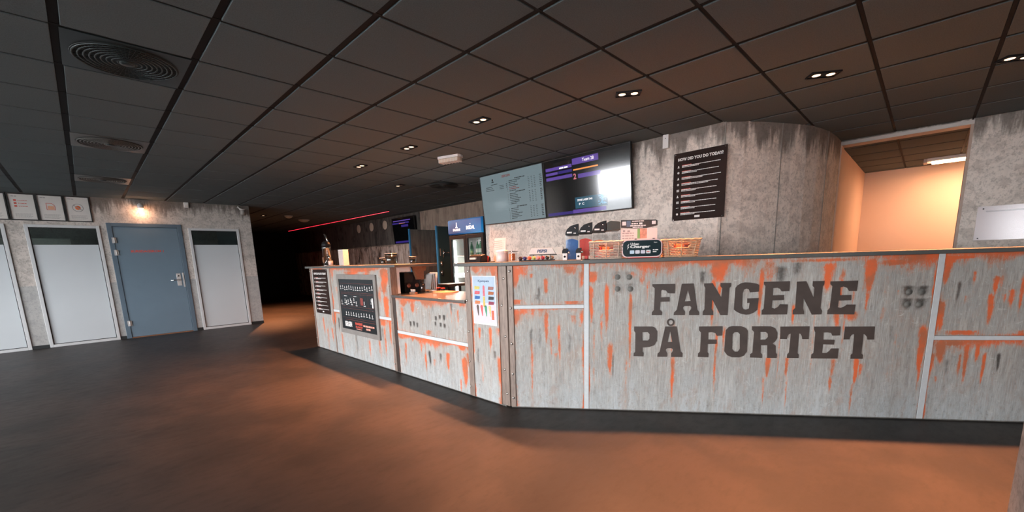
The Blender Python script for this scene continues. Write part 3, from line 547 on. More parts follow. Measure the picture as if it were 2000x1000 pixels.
# mid low counter: local x 2.335..3.64
c2 = thing('low_counter', 'low rust-painted serving counter between the two taller sections', 'counter', *LEFTC)
painted_panel(c2, 2.395, 3.635, .505, .872, .0, DRIPS['mid'], 21, top=.8, sides=.8, bottom=.6)
painted_panel(c2, 2.395, 3.635, .012, .468, .0, DRIPS['mid'], 22, top=1.0)
strip(c2, 2.395, 3.635, .470, .503)
box(2.337, 2.393, -.014, .0, .012, .885).build('side_post', POSTD, c2, bevel=.002)
box(2.33, 3.64, .0, .018, .0, .868).build('front_board', GREYW, c2)
box(2.33, 3.64, .5, .518, .0, .868).build('inner_board', GREYW, c2)
# tall corner section + long slanted counter
c3 = thing('corner_counter', 'narrow tall rust-painted corner section with an ice cream poster', 'counter', *LEFTC)
painted_panel(c3, 3.71, 4.055, .012, 1.204, .0, DRIPS['cor'], 31, top=1.2, sides=1.0)
pst = MB().box(3.64, 3.71, -.022, -.002, .012, 1.204).box(3.64, 3.652, -.002, .05, .012, 1.204).build('corner_post', POST, c3, bevel=.003)
bolts(pst, [(3.655, .9), (3.655, .34), (3.665, .62), (3.655, .10), (3.69, 1.16)], -.022)
box(3.645, 4.10, .0, .018, .0, 1.204).build('front_board', GREYW, c3)
box(3.645, 3.665, .018, .50, .0, 1.204).build('end_board', GREYW, c3)
c4 = thing('service_counter', 'long slanted grey counter streaked with orange rust and lettered FANGENE PÅ FORTET', 'counter', *DIAG)
D = DRIPS['diag']
painted_panel(c4, .045, .610, .882, 1.204, 0, D, 41, top=.9, bottom=.9)
painted_panel(c4, .045, .610, .012, .850, 0, D, 42, top=.8)
D = D+[[x, z+.045, z-.05, .055, .75 if x > 2 else .45, 1] for x, z in ((2.869,.943),(2.948,.942),(2.869,.856),(2.943,.855),(.870,1.093),(.959,1.091),(.871,1.001),(.969,.999))]
main = painted_panel(c4, .652, 3.018, .012, 1.204, 0, D, 43, top=1.0, sides=.6)
painted_panel(c4, 3.060, 3.95, .632, 1.204, 0, D, 44, top=1.0, bottom=1.0)
painted_panel(c4, 3.060, 3.95, .012, .598, 0, D, 45, top=1.0)
strip(c4, .045, .610, .852, .880); strip(c4, .612, .650, .012, 1.204); strip(c4, 3.020, 3.058, .012, 1.204); strip(c4, 3.060, 3.95, .600, .630)
# corner post folded round the corner
a_ = math.pi/2+ANG                        # angle between the two fronts, seen in the slanted counter's frame
pl_ = MB().box(-.0, .043, -.022, -.002, .012, 1.204)
m_ = Matrix.Rotation(-math.pi/2-ANG, 4, 'Z')
pl_.box(-.095, .0, -.022, -.002, .012, 1.204, m=m_)
pst = pl_.build('corner_post', POST, c4, bevel=.003)
bolts(pst, [(.018, 1.16), (.02, .86), (.02, .56), (.02, .30), (.02, .09)], -.022)
for x, z in [(-.03, 1.10), (-.06, .88), (-.03, .62), (-.05, .33), (-.03, .12)]:
    MB().lathe([(.011, 0), (.010, .004), (.006, .007)], m_ @ Vector((x, -.022, z)), 10, (m_ @ Matrix.Rotation(R(90), 4, 'X')).to_3x3()).build('bolt', BOLT, pst)
box(.0, 3.95, .0, .018, .0, 1.204).build('front_board', GREYW, c4)
box(3.932, 3.95, .018, .50, .0, 1.204).build('end_board', GREYW, c4)
box(.40, 3.932, .48, .50, .0, 1.19).build('inner_board', GREYW, c4)
for k, loops in LETTERS.items():
    curve_mesh(loops, -.0165, -.012, 'letter', LETTER, main)
RING = mat('dark_grey_ring', (.14,.135,.12), .7, var=.5, scale=60)
for x, z in [(2.869,.943),(2.948,.942),(2.869,.856),(2.943,.855),(.870,1.093),(.959,1.091),(.871,1.001),(.969,.999)]:
    MB().lathe([(.022, 0), (.021, .0008), (.012, .001), (.010, .0035), (.004, .004)], (x, -.012, z), 16, Matrix.Rotation(R(90), 3, 'X')).build('bolt', RING, main)

# worktops
wt = tag(box(-.13, 2.49, -.05, .51, 1.204, WT).build('worktop', TOP, bevel=.004), 'dark grey worktop of the left bar section, under the metal drink tower', 'worktop')
wt.location = LEFTC[0]; wt.rotation_euler = (0, 0, LEFTC[1])
p = [(2.87, 1.46), (2.87, .82)]
e1 = diag_pt(4.0, -.05); e2 = diag_pt(4.0, .55); dI = diag_pt(.30, .55)
p = [(2.87, 1.46), (2.87, .82)]
q0 = diag_pt(-.0, -.05)
# front edges meet where x=2.87 crosses the slanted line
tS = (2.87-(2.94+.05*math.sin(ANG)))/math.cos(ANG); mt = diag_pt(tS, -.05)
tB = (3.42-(2.94-.55*math.sin(ANG)))/math.cos(ANG); mb = diag_pt(tB, .55)
tag(MB().prism([(2.87, 1.46), mt[:2], e1[:2], e2[:2], mb[:2], (3.42, 1.46)], 'z', 1.204, WT).build('worktop', TOP, bevel=.004), 'long grey worktop over the slanted counter, carrying the baskets and dispensers', 'worktop')
tag(MB().prism([(2.885, 2.385+.258), (2.885, 1.345), (2.95, 1.345), (3.58, .9), (3.58, 4.94), (2.95, 4.94), (2.95, 2.643)], 'z', .872, .90).build('worktop', STEEL, bevel=.003), 'brushed steel worktop of the low serving counter', 'worktop')

# ================================================================ CEILING FITTINGS
def spotlight(loc, rot, label, lit=(1, 1), power=1.0, cone=80, tilt=16):
    t = thing('ceiling_spotlight', label, 'spotlight', loc, rot, 'twin spotlights set into the ceiling')
    b = MB(); hx, hy = .10, .052
    b.box(-hx, hx, -hy, -hy+.006, -.012, .0).box(-hx, hx, hy-.006, hy, -.012, 0).box(-hx, -hx+.006, -hy+.006, hy-.006, -.012, 0).box(hx-.006, hx, -hy+.006, hy-.006, -.012, 0)
    b.box(-hx+.006, hx-.006, -hy+.006, hy-.006, -.0055, -.001)
    b.build('housing', BLACK, t)
    for k, sx in enumerate((-.048, .048)):
        MB().lathe([(.038, -.0055), (.038, -.010), (.031, -.010), (.028, -.007)], (sx, 0, 0), 20).build('bezel', BLACK, t)
        MB().lathe([(.0, -.0085), (.027, -.0085), (.027, -.0070)], (sx, 0, 0), 16).build('bulb', BULB if lit[k] else DIM, t)
        if lit[k]:
            l = bpy.data.lights.new('spot_beam', 'SPOT'); l.energy = LAMP_W*(.6 if k == 0 else .4)*power; l.color = LAMP_C
            l.spot_size = R(cone); l.spot_blend = .9; l.shadow_soft_size = .035
            o = bpy.data.objects.new('spot_beam', l); COL.objects.link(o); o.parent = t; o.location = (sx, 0, -.03); o.rotation_euler = (R(-tilt), 0, 0)
    return t
BULB = emit('lit_bulb', (1.0, .60, .36), 2.4); DIM = mat('unlit_lens', (.25,.12,.07), .3)
dg_ = ANG
spotlight((3.31, 1.51, H-.006), -math.pi/2, 'twin ceiling spotlight above the low serving counter, left of the slanted counter lights')
spotlight((3.31, 2.73, H-.006), -math.pi/2, 'twin ceiling spotlight between the white emergency light and the fainter spot farther left')
spotlight((3.31, 3.93, H-.006), -math.pi/2, 'small looking far ceiling spotlight above the map board end of the bar')
spotlight((3.79, .25, H-.006), dg_, 'twin ceiling spotlight in front of the two screens, middle of the lit row')
spotlight((4.58, -.91, H-.006), dg_, 'twin ceiling spotlight above the curved wall corner')
spotlight((5.31, -1.91, H-.006), dg_, 'twin ceiling spotlight cut by the right edge of the photo')
spotlight((4.476, 4.908, H-.006), -math.pi/2, 'ceiling spotlight with one lit lens behind the bar, left of the dark ceiling vent', (1, 0), .8, 165, 0)
spotlight((3.95, 10.63, H-.006), -math.pi/2, 'tiny distant ceiling spotlight in the dark passage', (1, 0), 2.6, 120, 0)
for (x, y), lb, s in (((4.50, 10.5), 'pale round detector on the dark passage ceiling, nearer the lit spot', .09), ((5.2, 11.4), 'pale oval ceiling fitting beside the round detector in the dark passage', .13)):
    t = thing('ceiling_detector', lb, 'detector', (x, y, H-.006))
    MB().lathe([(s, 0), (s, -.02), (s*.7, -.05), (s*.3, -.06), (0, -.06)], n=20).build('detector_body', mat('aged_white', (.55,.45,.32), .5), t)
    MB().lathe([(s*1.15, 0), (s*1.15, -.008), (s, -.01)], n=20).build('mounting_ring', WHITE, t)
VPL = mat('vent_plate', (.030,.042,.042), .35, .2, var=.15, scale=3); VDK = mat('vent_dark', (.006,.008,.008), .6)
def vent(i, j, label, m=VPL):
    t = thing('ceiling_vent', label, 'vent', (i*.6+.3, j*.6+.3, H-.006), 0, 'round swirl ceiling vents')
    MB().box(-.285, .285, -.288, .288, 0, .02).build('face_plate', m, t)
    MB().lathe([(.255, 0), (.255, -.003), (.25, -.004)], n=40).build('dark_disc', VDK, t)
    for k in range(9):
        r = .245-k*.025
        MB().tube([(r*math.cos(a*math.pi/20), r*math.sin(a*math.pi/20), -.006) for a in range(40)], .0045, 5, True).build('ring', m, t)
    b = MB()
    for k in range(60):
        a = 2*math.pi*k/60; mm = Matrix.Rotation(a, 4, 'Z')
        b.box(.05, .243, -.0016, .0016, -.007, -.003, m=mm)
    b.build('swirl_fins', m, t)
    MB().lathe([(.038, 0), (.038, -.012), (.02, -.016), (0, -.016)], n=24).build('hub', VPL, t)
VP2 = mat('vent_plate_sheen', (.10,.095,.085), .4, .1, var=.1, scale=3)  # paler and warmer than the dark plate: reflected warm light put into the colour
vent(1, 3, 'big dark square ceiling vent nearest the camera at top left')
vent(1, 7, 'second ceiling vent in the row above the left wall door', VP2)
vent(1, 11, 'third and farthest ceiling vent, close above the left wall', VP2)
vent(8, 7, 'dark ceiling vent behind the bar above the drinks fridge')
# emergency light
t = thing('emergency_light', 'white ribbed emergency light box hanging under the ceiling above the low counter', 'light', (3.93, 2.78, H-.006), R(-72))
o8 = [(-.17, -.02), (-.15, -.06), (.15, -.06), (.17, -.02), (.17, .02), (.15, .06), (-.15, .06), (-.17, .02)]
MB().prism(o8, 'z', -.03, 0).build('base', WHITE, t, bevel=.003)
MB().prism([(x*.93, y*.93) for x, y in o8], 'z', -.075, -.03).build('diffuser', mat('milky_diffuser', (.62,.52,.42), .3), t, bevel=.008)
for k in range(7): MB().box(-.14+k*.044, -.136+k*.044, -.057, .057, -.078, -.032).build('rib', WHITE, t)
# ceiling light in the peach passage
t = thing('ceiling_batten', 'glowing fluorescent batten on the ceiling of the peach passage', 'light', (9.72, -1.46, H))
MB().box(-.13, .13, -1.25, 0, -.05, 0).build('batten_body', WHITE, t, bevel=.004)
MB().box(-.07, .07, -1.20, -.05, -.075, -.05).build('tube_diffuser', emit('fluorescent', (1.0, .62, .36), 20), t, bevel=.01)
MB().box(-.13, .13, .0, .04, -.06, 0).build('end_cap', TRIMP, t)
MB().lathe([(.012, 0), (.008, -.01), (0, -.01)], (-.10, -.5, -.05), 10).build('pilot_lamp', emit('pilot_green', (.4, 1, .2), 2), t)
l = bpy.data.lights.new('batten_glow', 'AREA'); l.shape = 'RECTANGLE'; l.size = .14; l.size_y = 1.15; l.energy = 26; l.color = (1, .53, .30)
o = bpy.data.objects.new('batten_glow', l); COL.objects.link(o); o.parent = t; o.location = (0, -.63, -.085)
# red light line
t = thing('red_led_line', 'thin glowing red light line along the dark ceiling', 'light', (6.1, 8.16, 2.515))
box(-.012, .012, 0, 7.4, .006, .03).build('led_profile', BLACK, t)
box(-.006, .006, 0, 7.4, -.003, .006).build('led_strip', emit('led_red', (1.0, .03, .06), 1.6), t)

t = thing('ceiling_batten', 'pale batten light seen through the clear top of the wide tall window', 'light', (.15, 10.0, H))
MB().box(-.6, .0, -.06, .06, -.05, 0).build('batten_body', WHITE, t)
MB().box(-.58, -.02, -.04, .04, -.065, -.05).build('tube_diffuser', emit('dim_tube', (.9, 1, .95), 1.5), t)
# ================================================================ LEFT WALL FITTINGS
pics = [(-.485, -.185), (-.175, .130), (.135, .443), (.450, .762)]
plb = ['framed notice cut by the left edge, first of the row above the tall windows', 'framed notice with three small red symbols and a short list', 'framed notice with a red folded page symbol', 'framed notice with a crossed-out circle sign, nearest the blue-grey door']
rn = random.Random(5)
for k, (x0, x1) in enumerate(pics):
    t = thing('picture_frame', plb[k], 'picture', ((x0+x1)/2, YL, 2.11), 0, 'framed notices above the tall windows')
    w = (x1-x0)/2; h = .425
    MB().box(-w, -w+.016, -.024, 0, 0, h).box(w-.016, w, -.024, 0, 0, h).box(-w+.016, w-.016, -.024, 0, 0, .016).box(-w+.016, w-.016, -.024, 0, h-.016, h).build('frame', BLACKM, t)
    sh = box(-w+.016, w-.016, -.010, -.002, .016, h-.016).build('sheet', PAPER, t)
    b = MB(); words(b, -w+.05, -w+.12, h-.055, .011, -.011, rn)
    for q in range(4): words(b, -w+.06, w-.06-.02*(q % 2), .10-q*.018, .006, -.011, rn)
    b.build('small_print', GREYP, sh)
    if k == 3:
        cx, cz = 0, .235; ring = lambda r: [(cx+r*math.cos(a*math.pi/16), cz+r*math.sin(a*math.pi/16)) for a in range(32)]
        curve_mesh([ring(.068), ring(.060)], -.0125, -.0105, 'ban_circle', GREYP, sh)
        MB().lathe([(.034, 0), (.03, .002)], (0, -.0105, .235), 12, Matrix.Rotation(R(90), 3, 'X')).build('symbol', ORANGEP, sh)
        MB().prism([(-.052, .272), (-.044, .280), (.052, .198), (.044, .190)], 'y', -.0135, -.0128).build('slash', GREYP, sh)
    elif k == 2:
        curve_mesh([[(-.05, .18), (.05, .18), (.05, .25), (.02, .29), (-.05, .29)], [(-.044, .186), (.044, .186), (.044, .246), (.016, .284), (-.044, .284)]], -.0115, -.0105, 'symbol', REDP, sh)
        MB().prism([(-.034, .19), (.04, .19), (.04, .245), (-.034, .245)], 'y', -.0112, -.0105).build('symbol_fill', mat('pale_orange_print', (.7,.36,.22), .6), sh)
    else:
        b = MB()
        for q in range(3): b.prism([(-.085, .30-q*.045), (-.055, .30-q*.045), (-.055, .325-q*.045), (-.085, .325-q*.045)], 'y', -.0112, -.0105)
        b.build('symbol', REDP, sh)
        b = MB()
        for q in range(3): words(b, -.04, .06, .307-q*.045, .008, -.011, rn)
        b.build('small_print', REDP, sh)
t = thing('wall_spotlight', 'small lit wall spotlight above the blue-grey door', 'spotlight', (1.42, YL, 2.41))
MB().lathe([(.035, 0), (.035, .03)], (0, 0, .03), 16, Matrix.Rotation(R(90), 3, 'X')).build('wall_mount', WHITE, t)
MB().tube([(0, -.03, .03), (0, -.07, .03), (.0, -.09, .01)], .010).build('arm', CHROME, t)
MB().lathe([(.025, .05), (.042, .03), (.05, -.03), (.047, -.03), (.0, .0)], (0, -.10, -.01), 20).build('lamp_shade', WHITE, t)
MB().lathe([(0, -.05), (.02, -.045), (.030, -.03), (.02, -.01), (0, -.005)], (0, -.10, -.01), 16).build('bulb', emit('warm_bulb', (1, .62, .38), 6), t)
l = bpy.data.lights.new('bulb_light', 'POINT'); l.energy = 3.2; l.color = (1, .5, .28); l.shadow_soft_size = .03
o = bpy.data.objects.new('bulb_light', l); COL.objects.link(o); o.parent = t; o.location = (0, -.12, -.09)
t = thing('motion_sensor', 'white motion sensor high on the wall between door and right-hand tall window', 'sensor', (2.115, YL, 2.44))
MB().box(-.038, .038, -.04, 0, 0, .10).build('sensor_body', WHITE, t, bevel=.008)
MB().box(-.022, .022, -.043, -.040, .015, .04).build('sensor_lens', PAPER, t, bevel=.001)
t = thing('security_camera', 'small camera on a bent white arm at the end of the left wall', 'camera', (3.02, YL, 2.36))
MB().tube([(-.03, 0, .14), (-.03, -.05, .15), (-.02, -.09, .11), (.03, -.11, .085), (.07, -.11, .08)], .012).build('arm', WHITE, t)
MB().lathe([(.045, .06), (.05, .05), (.05, -.03), (.038, -.05), (0, -.05)], (.03, -.12, .02), 20).build('camera_body', mat('camera_grey', (.25,.23,.21), .4), t)
MB().lathe([(.056, .062), (.056, .072), (.0, .074)], (.03, -.12, .02), 20).build('sun_shield', WHITE, t)

# ================================================================ SCREENS AND POSTERS ON THE WALL
def tv(name, label, xl, xr, tilt, loc=TVW, zb=1.80, h=.735):
    t = thing('wall_screen', label, 'screen', (0, 0, 0), 0)
    w = (xr-xl); base = Vector((loc[0][0], loc[0][1], 0))
    ox = Matrix.Rotation(loc[1], 3, 'Z') @ Vector(((xl+xr)/2, -.07, 0))
    t.location = (base.x+ox.x, base.y+ox.y, zb); t.rotation_euler = (R(tilt), 0, loc[1])
    hw = w/2; e = .010
    MB().box(-hw, hw, .002, .035, 0, h).build('back_case', BLACK, t, bevel=.004)
    MB().box(-hw, hw, -.006, .002, 0, e).box(-hw, hw, -.006, .002, h-e, h).box(-hw, -hw+e, -.006, .002, e, h-e).box(hw-e, hw, -.006, .002, e, h-e).build('bezel', BLACKM, t)
    MB().box(-.15, .15, .035, .045, h*.25, h*.7).build('wall_bracket', BLACKM, t)
    return t, hw, e, h
def E_(n, c, s):
    m, N, L, P = _new(n); P.inputs['Base Color'].default_value = (.01, .01, .01, 1); P.inputs['Roughness'].default_value = .10
    P.inputs['Specular IOR Level'].default_value = .8
    P.inputs['Emission Color'].default_value = (*c, 1); P.inputs['Emission Strength'].default_value = s; return m
t, hw, e, h = tv('wall_screen', 'left screen on the wall, pale grey price list with small lines of print', .07, 1.355, 6)
pn = box(-hw+e, hw-e, -.003, .002, e, h-e).build('display', E_('display_pale', (.50, .66, .72), .24), t)
INK = mat('display_ink', (.015,.02,.02), .5); INKR = mat('display_ink_red', (.25,.02,.01), .5)
rn = random.Random(9); b = MB(); br = MB()
for q, (zz, n) in enumerate(((.585, 7), (.40, 7), (.19, 7))):
    words(b, .10, .30, zz+.022, .012, -.0035, rn)
    for k in range(n):
        z = zz-k*.0235
        words(br if (q, k) in ((0, 4), (0, 5)) else b, -.02, .10+rn.random()*.12, z, .009, -.0035, rn)
        words(b, .57, .61, z, .010, -.0035, rn)
        for c in range(3): words(b, .36+c*.055, .385+c*.055, z, .006, -.0035, rn)
        words(b, -.06, -.05, z, .006, -.0035, rn)
words(b, -.40, -.26, .575, .009, -.0035, rn)
for k in range(3): words(b, -.52, -.38+.02*k, .545-k*.024, .008, -.0035, rn); words(b, -.22, -.13, .545-k*.022, .007, -.0035, rn); words(b, -.08, -.06, .55-k*.022, .009, -.0035, rn)
quad(b, -.375, -.345, .63, .66, -.0035); quad(b, -.385, -.335, .61, .622, -.0035)
b.build('small_print', INK, pn); br.build('small_print', INKR, pn)
text(pn, 'SERGEN', -.07, .655, .033, -.0036, INKR, w=.17, bold=.02)
t, hw, e, h = tv('wall_screen', 'right screen on the wall, dark display with purple bars reflecting bright windows', 1.365, 2.665, 6)
pn = box(-hw+e, hw-e, -.003, .002, e, h-e).build('display', SCREENB, t)
PUR = E_('display_purple', (.22, .12, .62), .38); PURD = E_('display_deep_purple', (.05, .03, .25), .5); ORL = E_('display_orange', (1, .35, .08), .7); WHL = E_('display_white', (1, .95, .95), .9); BLL = E_('display_teal', (.02, .10, .16), .6)
def bar(m, x0, x1, z0, z1, y=-.0038, nm='display_bar'): bb = MB(); quad(bb, x0, x1, z0, z1, y); return bb.build(nm, m, pn)
bar(PUR, -.61, -.18, .595, .635); bar(PURD, -.40, -.18, .54, .575); bar(PUR, -.61, -.41, .54, .572); bar(PUR, -.61, -.18, .475, .515); bar(PUR, -.17, .22, .615, .690)
bar(ORL, -.16, .21, .545, .562); bar(PUR, -.09, .24, .445, .495); bar(BLL, -.16, .32, .075, .215); bar(PUR, -.20, .30, .020, .065); bar(PURD, -.62, -.20, .018, .055)
text(pn, 'Team 28', .07, .635, .038, -.0042, WHL, w=.17, bold=.01)
text(pn, '2', -.14, .44, .07, -.0042, E_('display_pink', (1, .3, .35), .5), bold=.03)
text(pn, 'ZONE LASER TAG', -.01, .165, .024, -.0042, WHL, w=.23, bold=.03)
text(pn, 'P  C', -.06, .115, .026, -.0042, WHL, w=.08, bold=.03)
b = MB(); words(b, -.38, -.22, .60, .018, -.0042, rn); b.build('small_print', WHL, pn)
rn = random.Random(2); b = MB()
for k in range(14): words(b, .17+rn.random()*.08, .22+rn.random()*.09, .09+rn.random()*.11, .012, -.0042, rn)
b.build('small_print', E_('display_blue', (.10, .35, .55), .7), pn)
t, hw, e, h = tv('wall_screen', 'distant dark screen with faint purple lines on the planked back wall', 5.28-.0, 6.40, 4, ((6.9, 14.52, 0), -math.pi/2), 1.76, .70)
pn = box(-hw+e, hw-e, -.003, .002, e, h-e).build('display', SCREENB, t)
bar(PUR, -.5, .38, .60, .625); bar(PURD, -.55, .3, .53, .57); bar(ORL, -.2, .1, .535, .545); bar(PURD, -.1, .25, .44, .50); bar(PURD, -.5, .5, .02, .07)

def slab_poster(name, label, cat, frame, x0, x1, z0, z1, y, m, th=.004):
    t = thing(name, label, cat, (0, 0, 0), frame[1])
    o = Matrix.Rotation(frame[1], 3, 'Z') @ Vector(((x0+x1)/2, y, 0)); t.location = (frame[0][0]+o.x, frame[0][1]+o.y, z0)
    w = (x1-x0)/2; s = box(-w, w, -th, 0, 0, z1-z0).build('sheet', m, t)
    return t, s, w, z1-z0
def score_poster(label, frame, x0, x1, z0, z1, y, title, cat='poster', fine=1):
    t, s, w, h = slab_poster('rules_poster', label, cat, frame, x0, x1, z0, z1, y, POSTRD)
    text(s, title, .02*w, h*.880, h*.046, -.0055, WHITEP, w=w*1.70, bold=.045)
    a = MB(); r = MB(); ic = MB(); rr = random.Random(4)
    for k in range(9):
        z = h*(.80-k*.088)
        words(r, -w*.66, -w*.30, z+h*.014, h*.008, -.0045, rr); words(a, -w*.66, w*(.62+.2*rr.random()), z, h*.009, -.0045, rr, .2)
        words(a, -w*.66, -w*.1+w*.5*rr.random()*(k < 4), z-h*.016, h*.009, -.0045, rr, .2); words(a, -w*.66, -w*(.28), z+h*.001, h*.011, -.0046, rr, .1)
        cx, cz, q = -w*.80, z, h*.017
        if k in (1, 3, 8): ic.lathe([(q, 0), (q*.8, .001), (q*.45, .001)], (cx, -.0045, cz), 14, Matrix.Rotation(R(90), 3, 'X'))
        elif k in (0, 2, 5): ic.prism([(cx-q, cz-q), (cx+q, cz-q), (cx+q*.3, cz+q*.2), (cx+q*.4, cz+q), (cx-q*.4, cz+q), (cx-q*.3, cz+q*.2)], 'y', -.0052, -.0042)
        elif k == 7: ic.prism([(cx-q*1.3, cz), (cx+q*1.3, cz+q*.2), (cx+q*1.3, cz+q*.5), (cx-q, cz+q*.5)], 'y', -.0052, -.0042)
        else:
            for u in range(3): ic.prism([(cx-q+u*q*.8, cz-q), (cx-q*.5+u*q*.8, cz-q), (cx-q*.5+u*q*.8, cz+q), (cx-q+u*q*.8, cz+q)], 'y', -.0052, -.0042)
    a.build('small_print', WHITEP, s); r.build('small_print', REDP, s, label='red heading lines'); ic.build('icons', WHITEP, s)
    bb = MB(); bb.prism([(-w*.10, h*.03), (w*.10, h*.03), (w*.10, h*.06), (-w*.10, h*.06)], 'y', -.0052, -.0042); bb.build('badge', WHITEP, s)
    for x, z in ((-w*.95, h*.98), (w*.93, h*.98), (-w*.95, h*.015), (w*.93, h*.02)):
        MB().lathe([(.008, 0), (.005, .003), (0, .003)], (x, -.004, z), 10, Matrix.Rotation(R(90), 3, 'X')).build('screw', CHROME, t)
    return t
score_poster('dark poster headed HOW DID YOU DO TODAY on the pale wall', TVW, 3.115, 3.66, 1.618, 2.325, -.001, 'HOW DID YOU DO TODAY?')
score_poster('narrow black poster with white lines on the left end of the tall bar counter', LEFTC, .072, .590, .548, 1.190, -.0135, 'HOW DID YOU DO TODAY?')
t = thing('motion_sensor', 'slim white sensor box at the ceiling line above the rules poster', 'sensor', (5.22, .575, 2.40), -math.pi/2)
MB().box(-.033, .033, -.035, 0, 0, .145).build('sensor_body', WHITE, t, bevel=.006)
MB().cyl((0, -.035, .105), .006, -.003, 'y', 10).build('sensor_lens', BLACK, t)
# covered notice board on the right wall
t = thing('notice_board', 'white board under a clear cover on the right-hand wall', 'board', (7.2, -1.925, 1.30), -math.pi/2)
box(0, .85, -.010, 0, 0, .345).build('backing', mat('board_backing', (.56,.51,.50), .7, var=.04), t)
b = MB(); quad(b, .06, .8, .285, .30, -.0105); b.build('grey_line', GREYP, t)
box(0.0, .85, -.016, -.012, .0, .345).build('clear_cover', glass('cover_glass', (.97,.95,.95), .05, .15), t)
for x, z in ((.03, .02), (.04, .32)): MB().cyl((x, -.016, z), .006, -.004, 'y', 10).build('screw', BLACK, t)

# map board on the tall counter
t = thing('map_board', 'black map board with white symbols in a grey frame on the tall bar counter', 'board', (2.92-.012, 3.515, .339), -math.pi/2)
w, h = .537, .782; iy = -.022
MB().box(-w, -w+.055, iy, 0, 0, h).box(w-.06, w, iy, 0, 0, h).box(-w+.055, w-.06, iy, 0, 0, .062).box(-w+.055, w-.06, iy, 0, h-.06, h).build('frame', GREYB, t, bevel=.002)
s = box(-w+.055, w-.06, -.014, -.001, .062, h-.06).build('board', mat('board_black', (.012,.016,.018), .35), t)
b = MB(); r = MB(); rn = random.Random(12); y = -.0148
for k in range(15):
    x = -.44+k*.062; z = .60+.018*rn.random()
    quad(b, x-.006, x+.006, z, z+.03, y); quad(b, x-.014*rn.random()-.008, x+.02, z-.020, z-.012, y)
for x in (-.44, -.34, -.30, -.25, -.18, -.15, -.08, -.02, .20, .385): 
    z = .40+.06*rn.random(); quad(b, x-.006, x+.006, z, z+.04, y); quad(b, x-.02, x+.03, z-.02, z-.012, y)
quad(b, -.36, -.27, .50, .506, y); quad(b, -.08, 0, .50, .506, y); quad(b, .40, .43, .38, .50, y)
for k in range(11):
    x = -.34+k*.072; z = .26+.014*rn.random(); quad(b, x-.006, x+.006, z, z+.03, y); quad(b, x-.018, x+.022, z-.018, z-.009, y)
for z0, z1 in ((.55, .665), (.37, .53), (.215, .34)):
    for q in (z0, z1): quad(r, -.45, .45, q, q+.003, y)
for x in (-.45, -.1, .08, .3, .447): quad(r, x, x+.003, .37, .53, y)
quad(r, -.38, .45, .188, .193, y)
b.build('map_symbols', WHITEP, s); r.build('map_lines', mat('dim_red_print', (.16,.04,.03), .6), s); bb = MB(); quad(bb, .10, .17, .40, .49, y); bb.build('red_square', mat('dull_red', (.22,.04,.03), .6), s)
text(s, 'BERGEN', -.30, .095, .070, -.0150, WHITEP, w=.20, bold=.05)
text(s, 'FANGENE', -.0, .135, .034, -.0150, REDP, w=.20, bold=.05); text(s, 'PÅ FORTET', -.0, .095, .034, -.0150, REDP, w=.19, bold=.05)
b = MB(); words(b, .12, .42, .128, .022, -.0150, rn, .2); words(b, .19, .33, .09, .022, -.0150, rn, .2); words(b, -.08, .08, .078, .008, -.0150, rn, .2); b.build('red_print', mat('coral_print', (.75,.30,.22), .6), s)

# ice cream poster
t, s, w, h = slab_poster('ice_cream_poster', 'pale blue and pink ice cream price poster on the narrow corner section', 'poster', LEFTC, 3.735, 4.035, .700, 1.122, -.0135, mat('poster_white', (.70,.66,.66), .5), .003)
bb = MB(); quad(bb, -w+.01, w-.01, h*.45, h*.985, -.0036); bb.build('blue_ground', mat('pale_blue_print', (.40,.50,.60), .5), s)
bb = MB(); quad(bb, -w+.01, w-.01, .01, h*.45, -.0036); bb.build('pink_ground', mat('pale_pink_print', (.66,.55,.58), .5), s)
text(s, 'Kjempeis', 0, h*.86, .026, -.0042, NAVY, w=.14, bold=.02)
cols = [(.75,.50,.12), (.70,.10,.12), (.02,.12,.35), (.70,.20,.08)]; cols2 = [(.30,.12,.10), (.35,.10,.03), (.03,.03,.03), (.25,.03,.06)]
for k in range(4):
    z = h*(.755-k*.10)
    for cc, xx in ((cols[k], -w*.58), (cols2[k], w*.60)):
        mm = mat('ice_print_%d%d' % (k, xx > 0), cc, .5, var=.7, scale=70)
        MB().prism([(xx-.036, z-.012), (xx-.03, z-.015), (xx+.03, z-.012), (xx+.036, z+.012), (xx-.03, z+.015)], 'y', -.0048, -.0036).build('ice_picture', mm, s)
for k, cc in enumerate([(.75,.12,.14), (.75,.45,.10)]):
    z = h*(.70-k*.22)
    MB().prism([(-.012, z-.045), (.012, z-.045), (.012, z+.035), (.006, z+.045), (-.006, z+.045), (-.012, z+.035)], 'y', -.0048, -.0036).build('ice_picture', mat('ice_lolly_%d' % k, cc, .5, var=.6, scale=60), s)
for k, cc in enumerate([(.10,.07,.06), (.65,.10,.10), (.05,.30,.16), (.65,.50,.20)]):
    x = -w*.58+k*.052
    MB().prism([(x+.004, .075), (x+.012, .075), (x+.016, .155), (x+.010, .170), (x-.010, .170), (x-.016, .155)], 'y', -.0048, -.0036).build('ice_cone_picture', mat('ice_cone_%d' % k, cc, .5, var=.6, scale=60), s)
MB().prism([(w*.70-.014, .05), (w*.70+.014, .05), (w*.70+.014, .13), (w*.70-.014, .13)], 'y', -.0048, -.0036).build('ice_picture', mat('ice_red', (.70,.12,.06), .5, var=.6, scale=60), s)

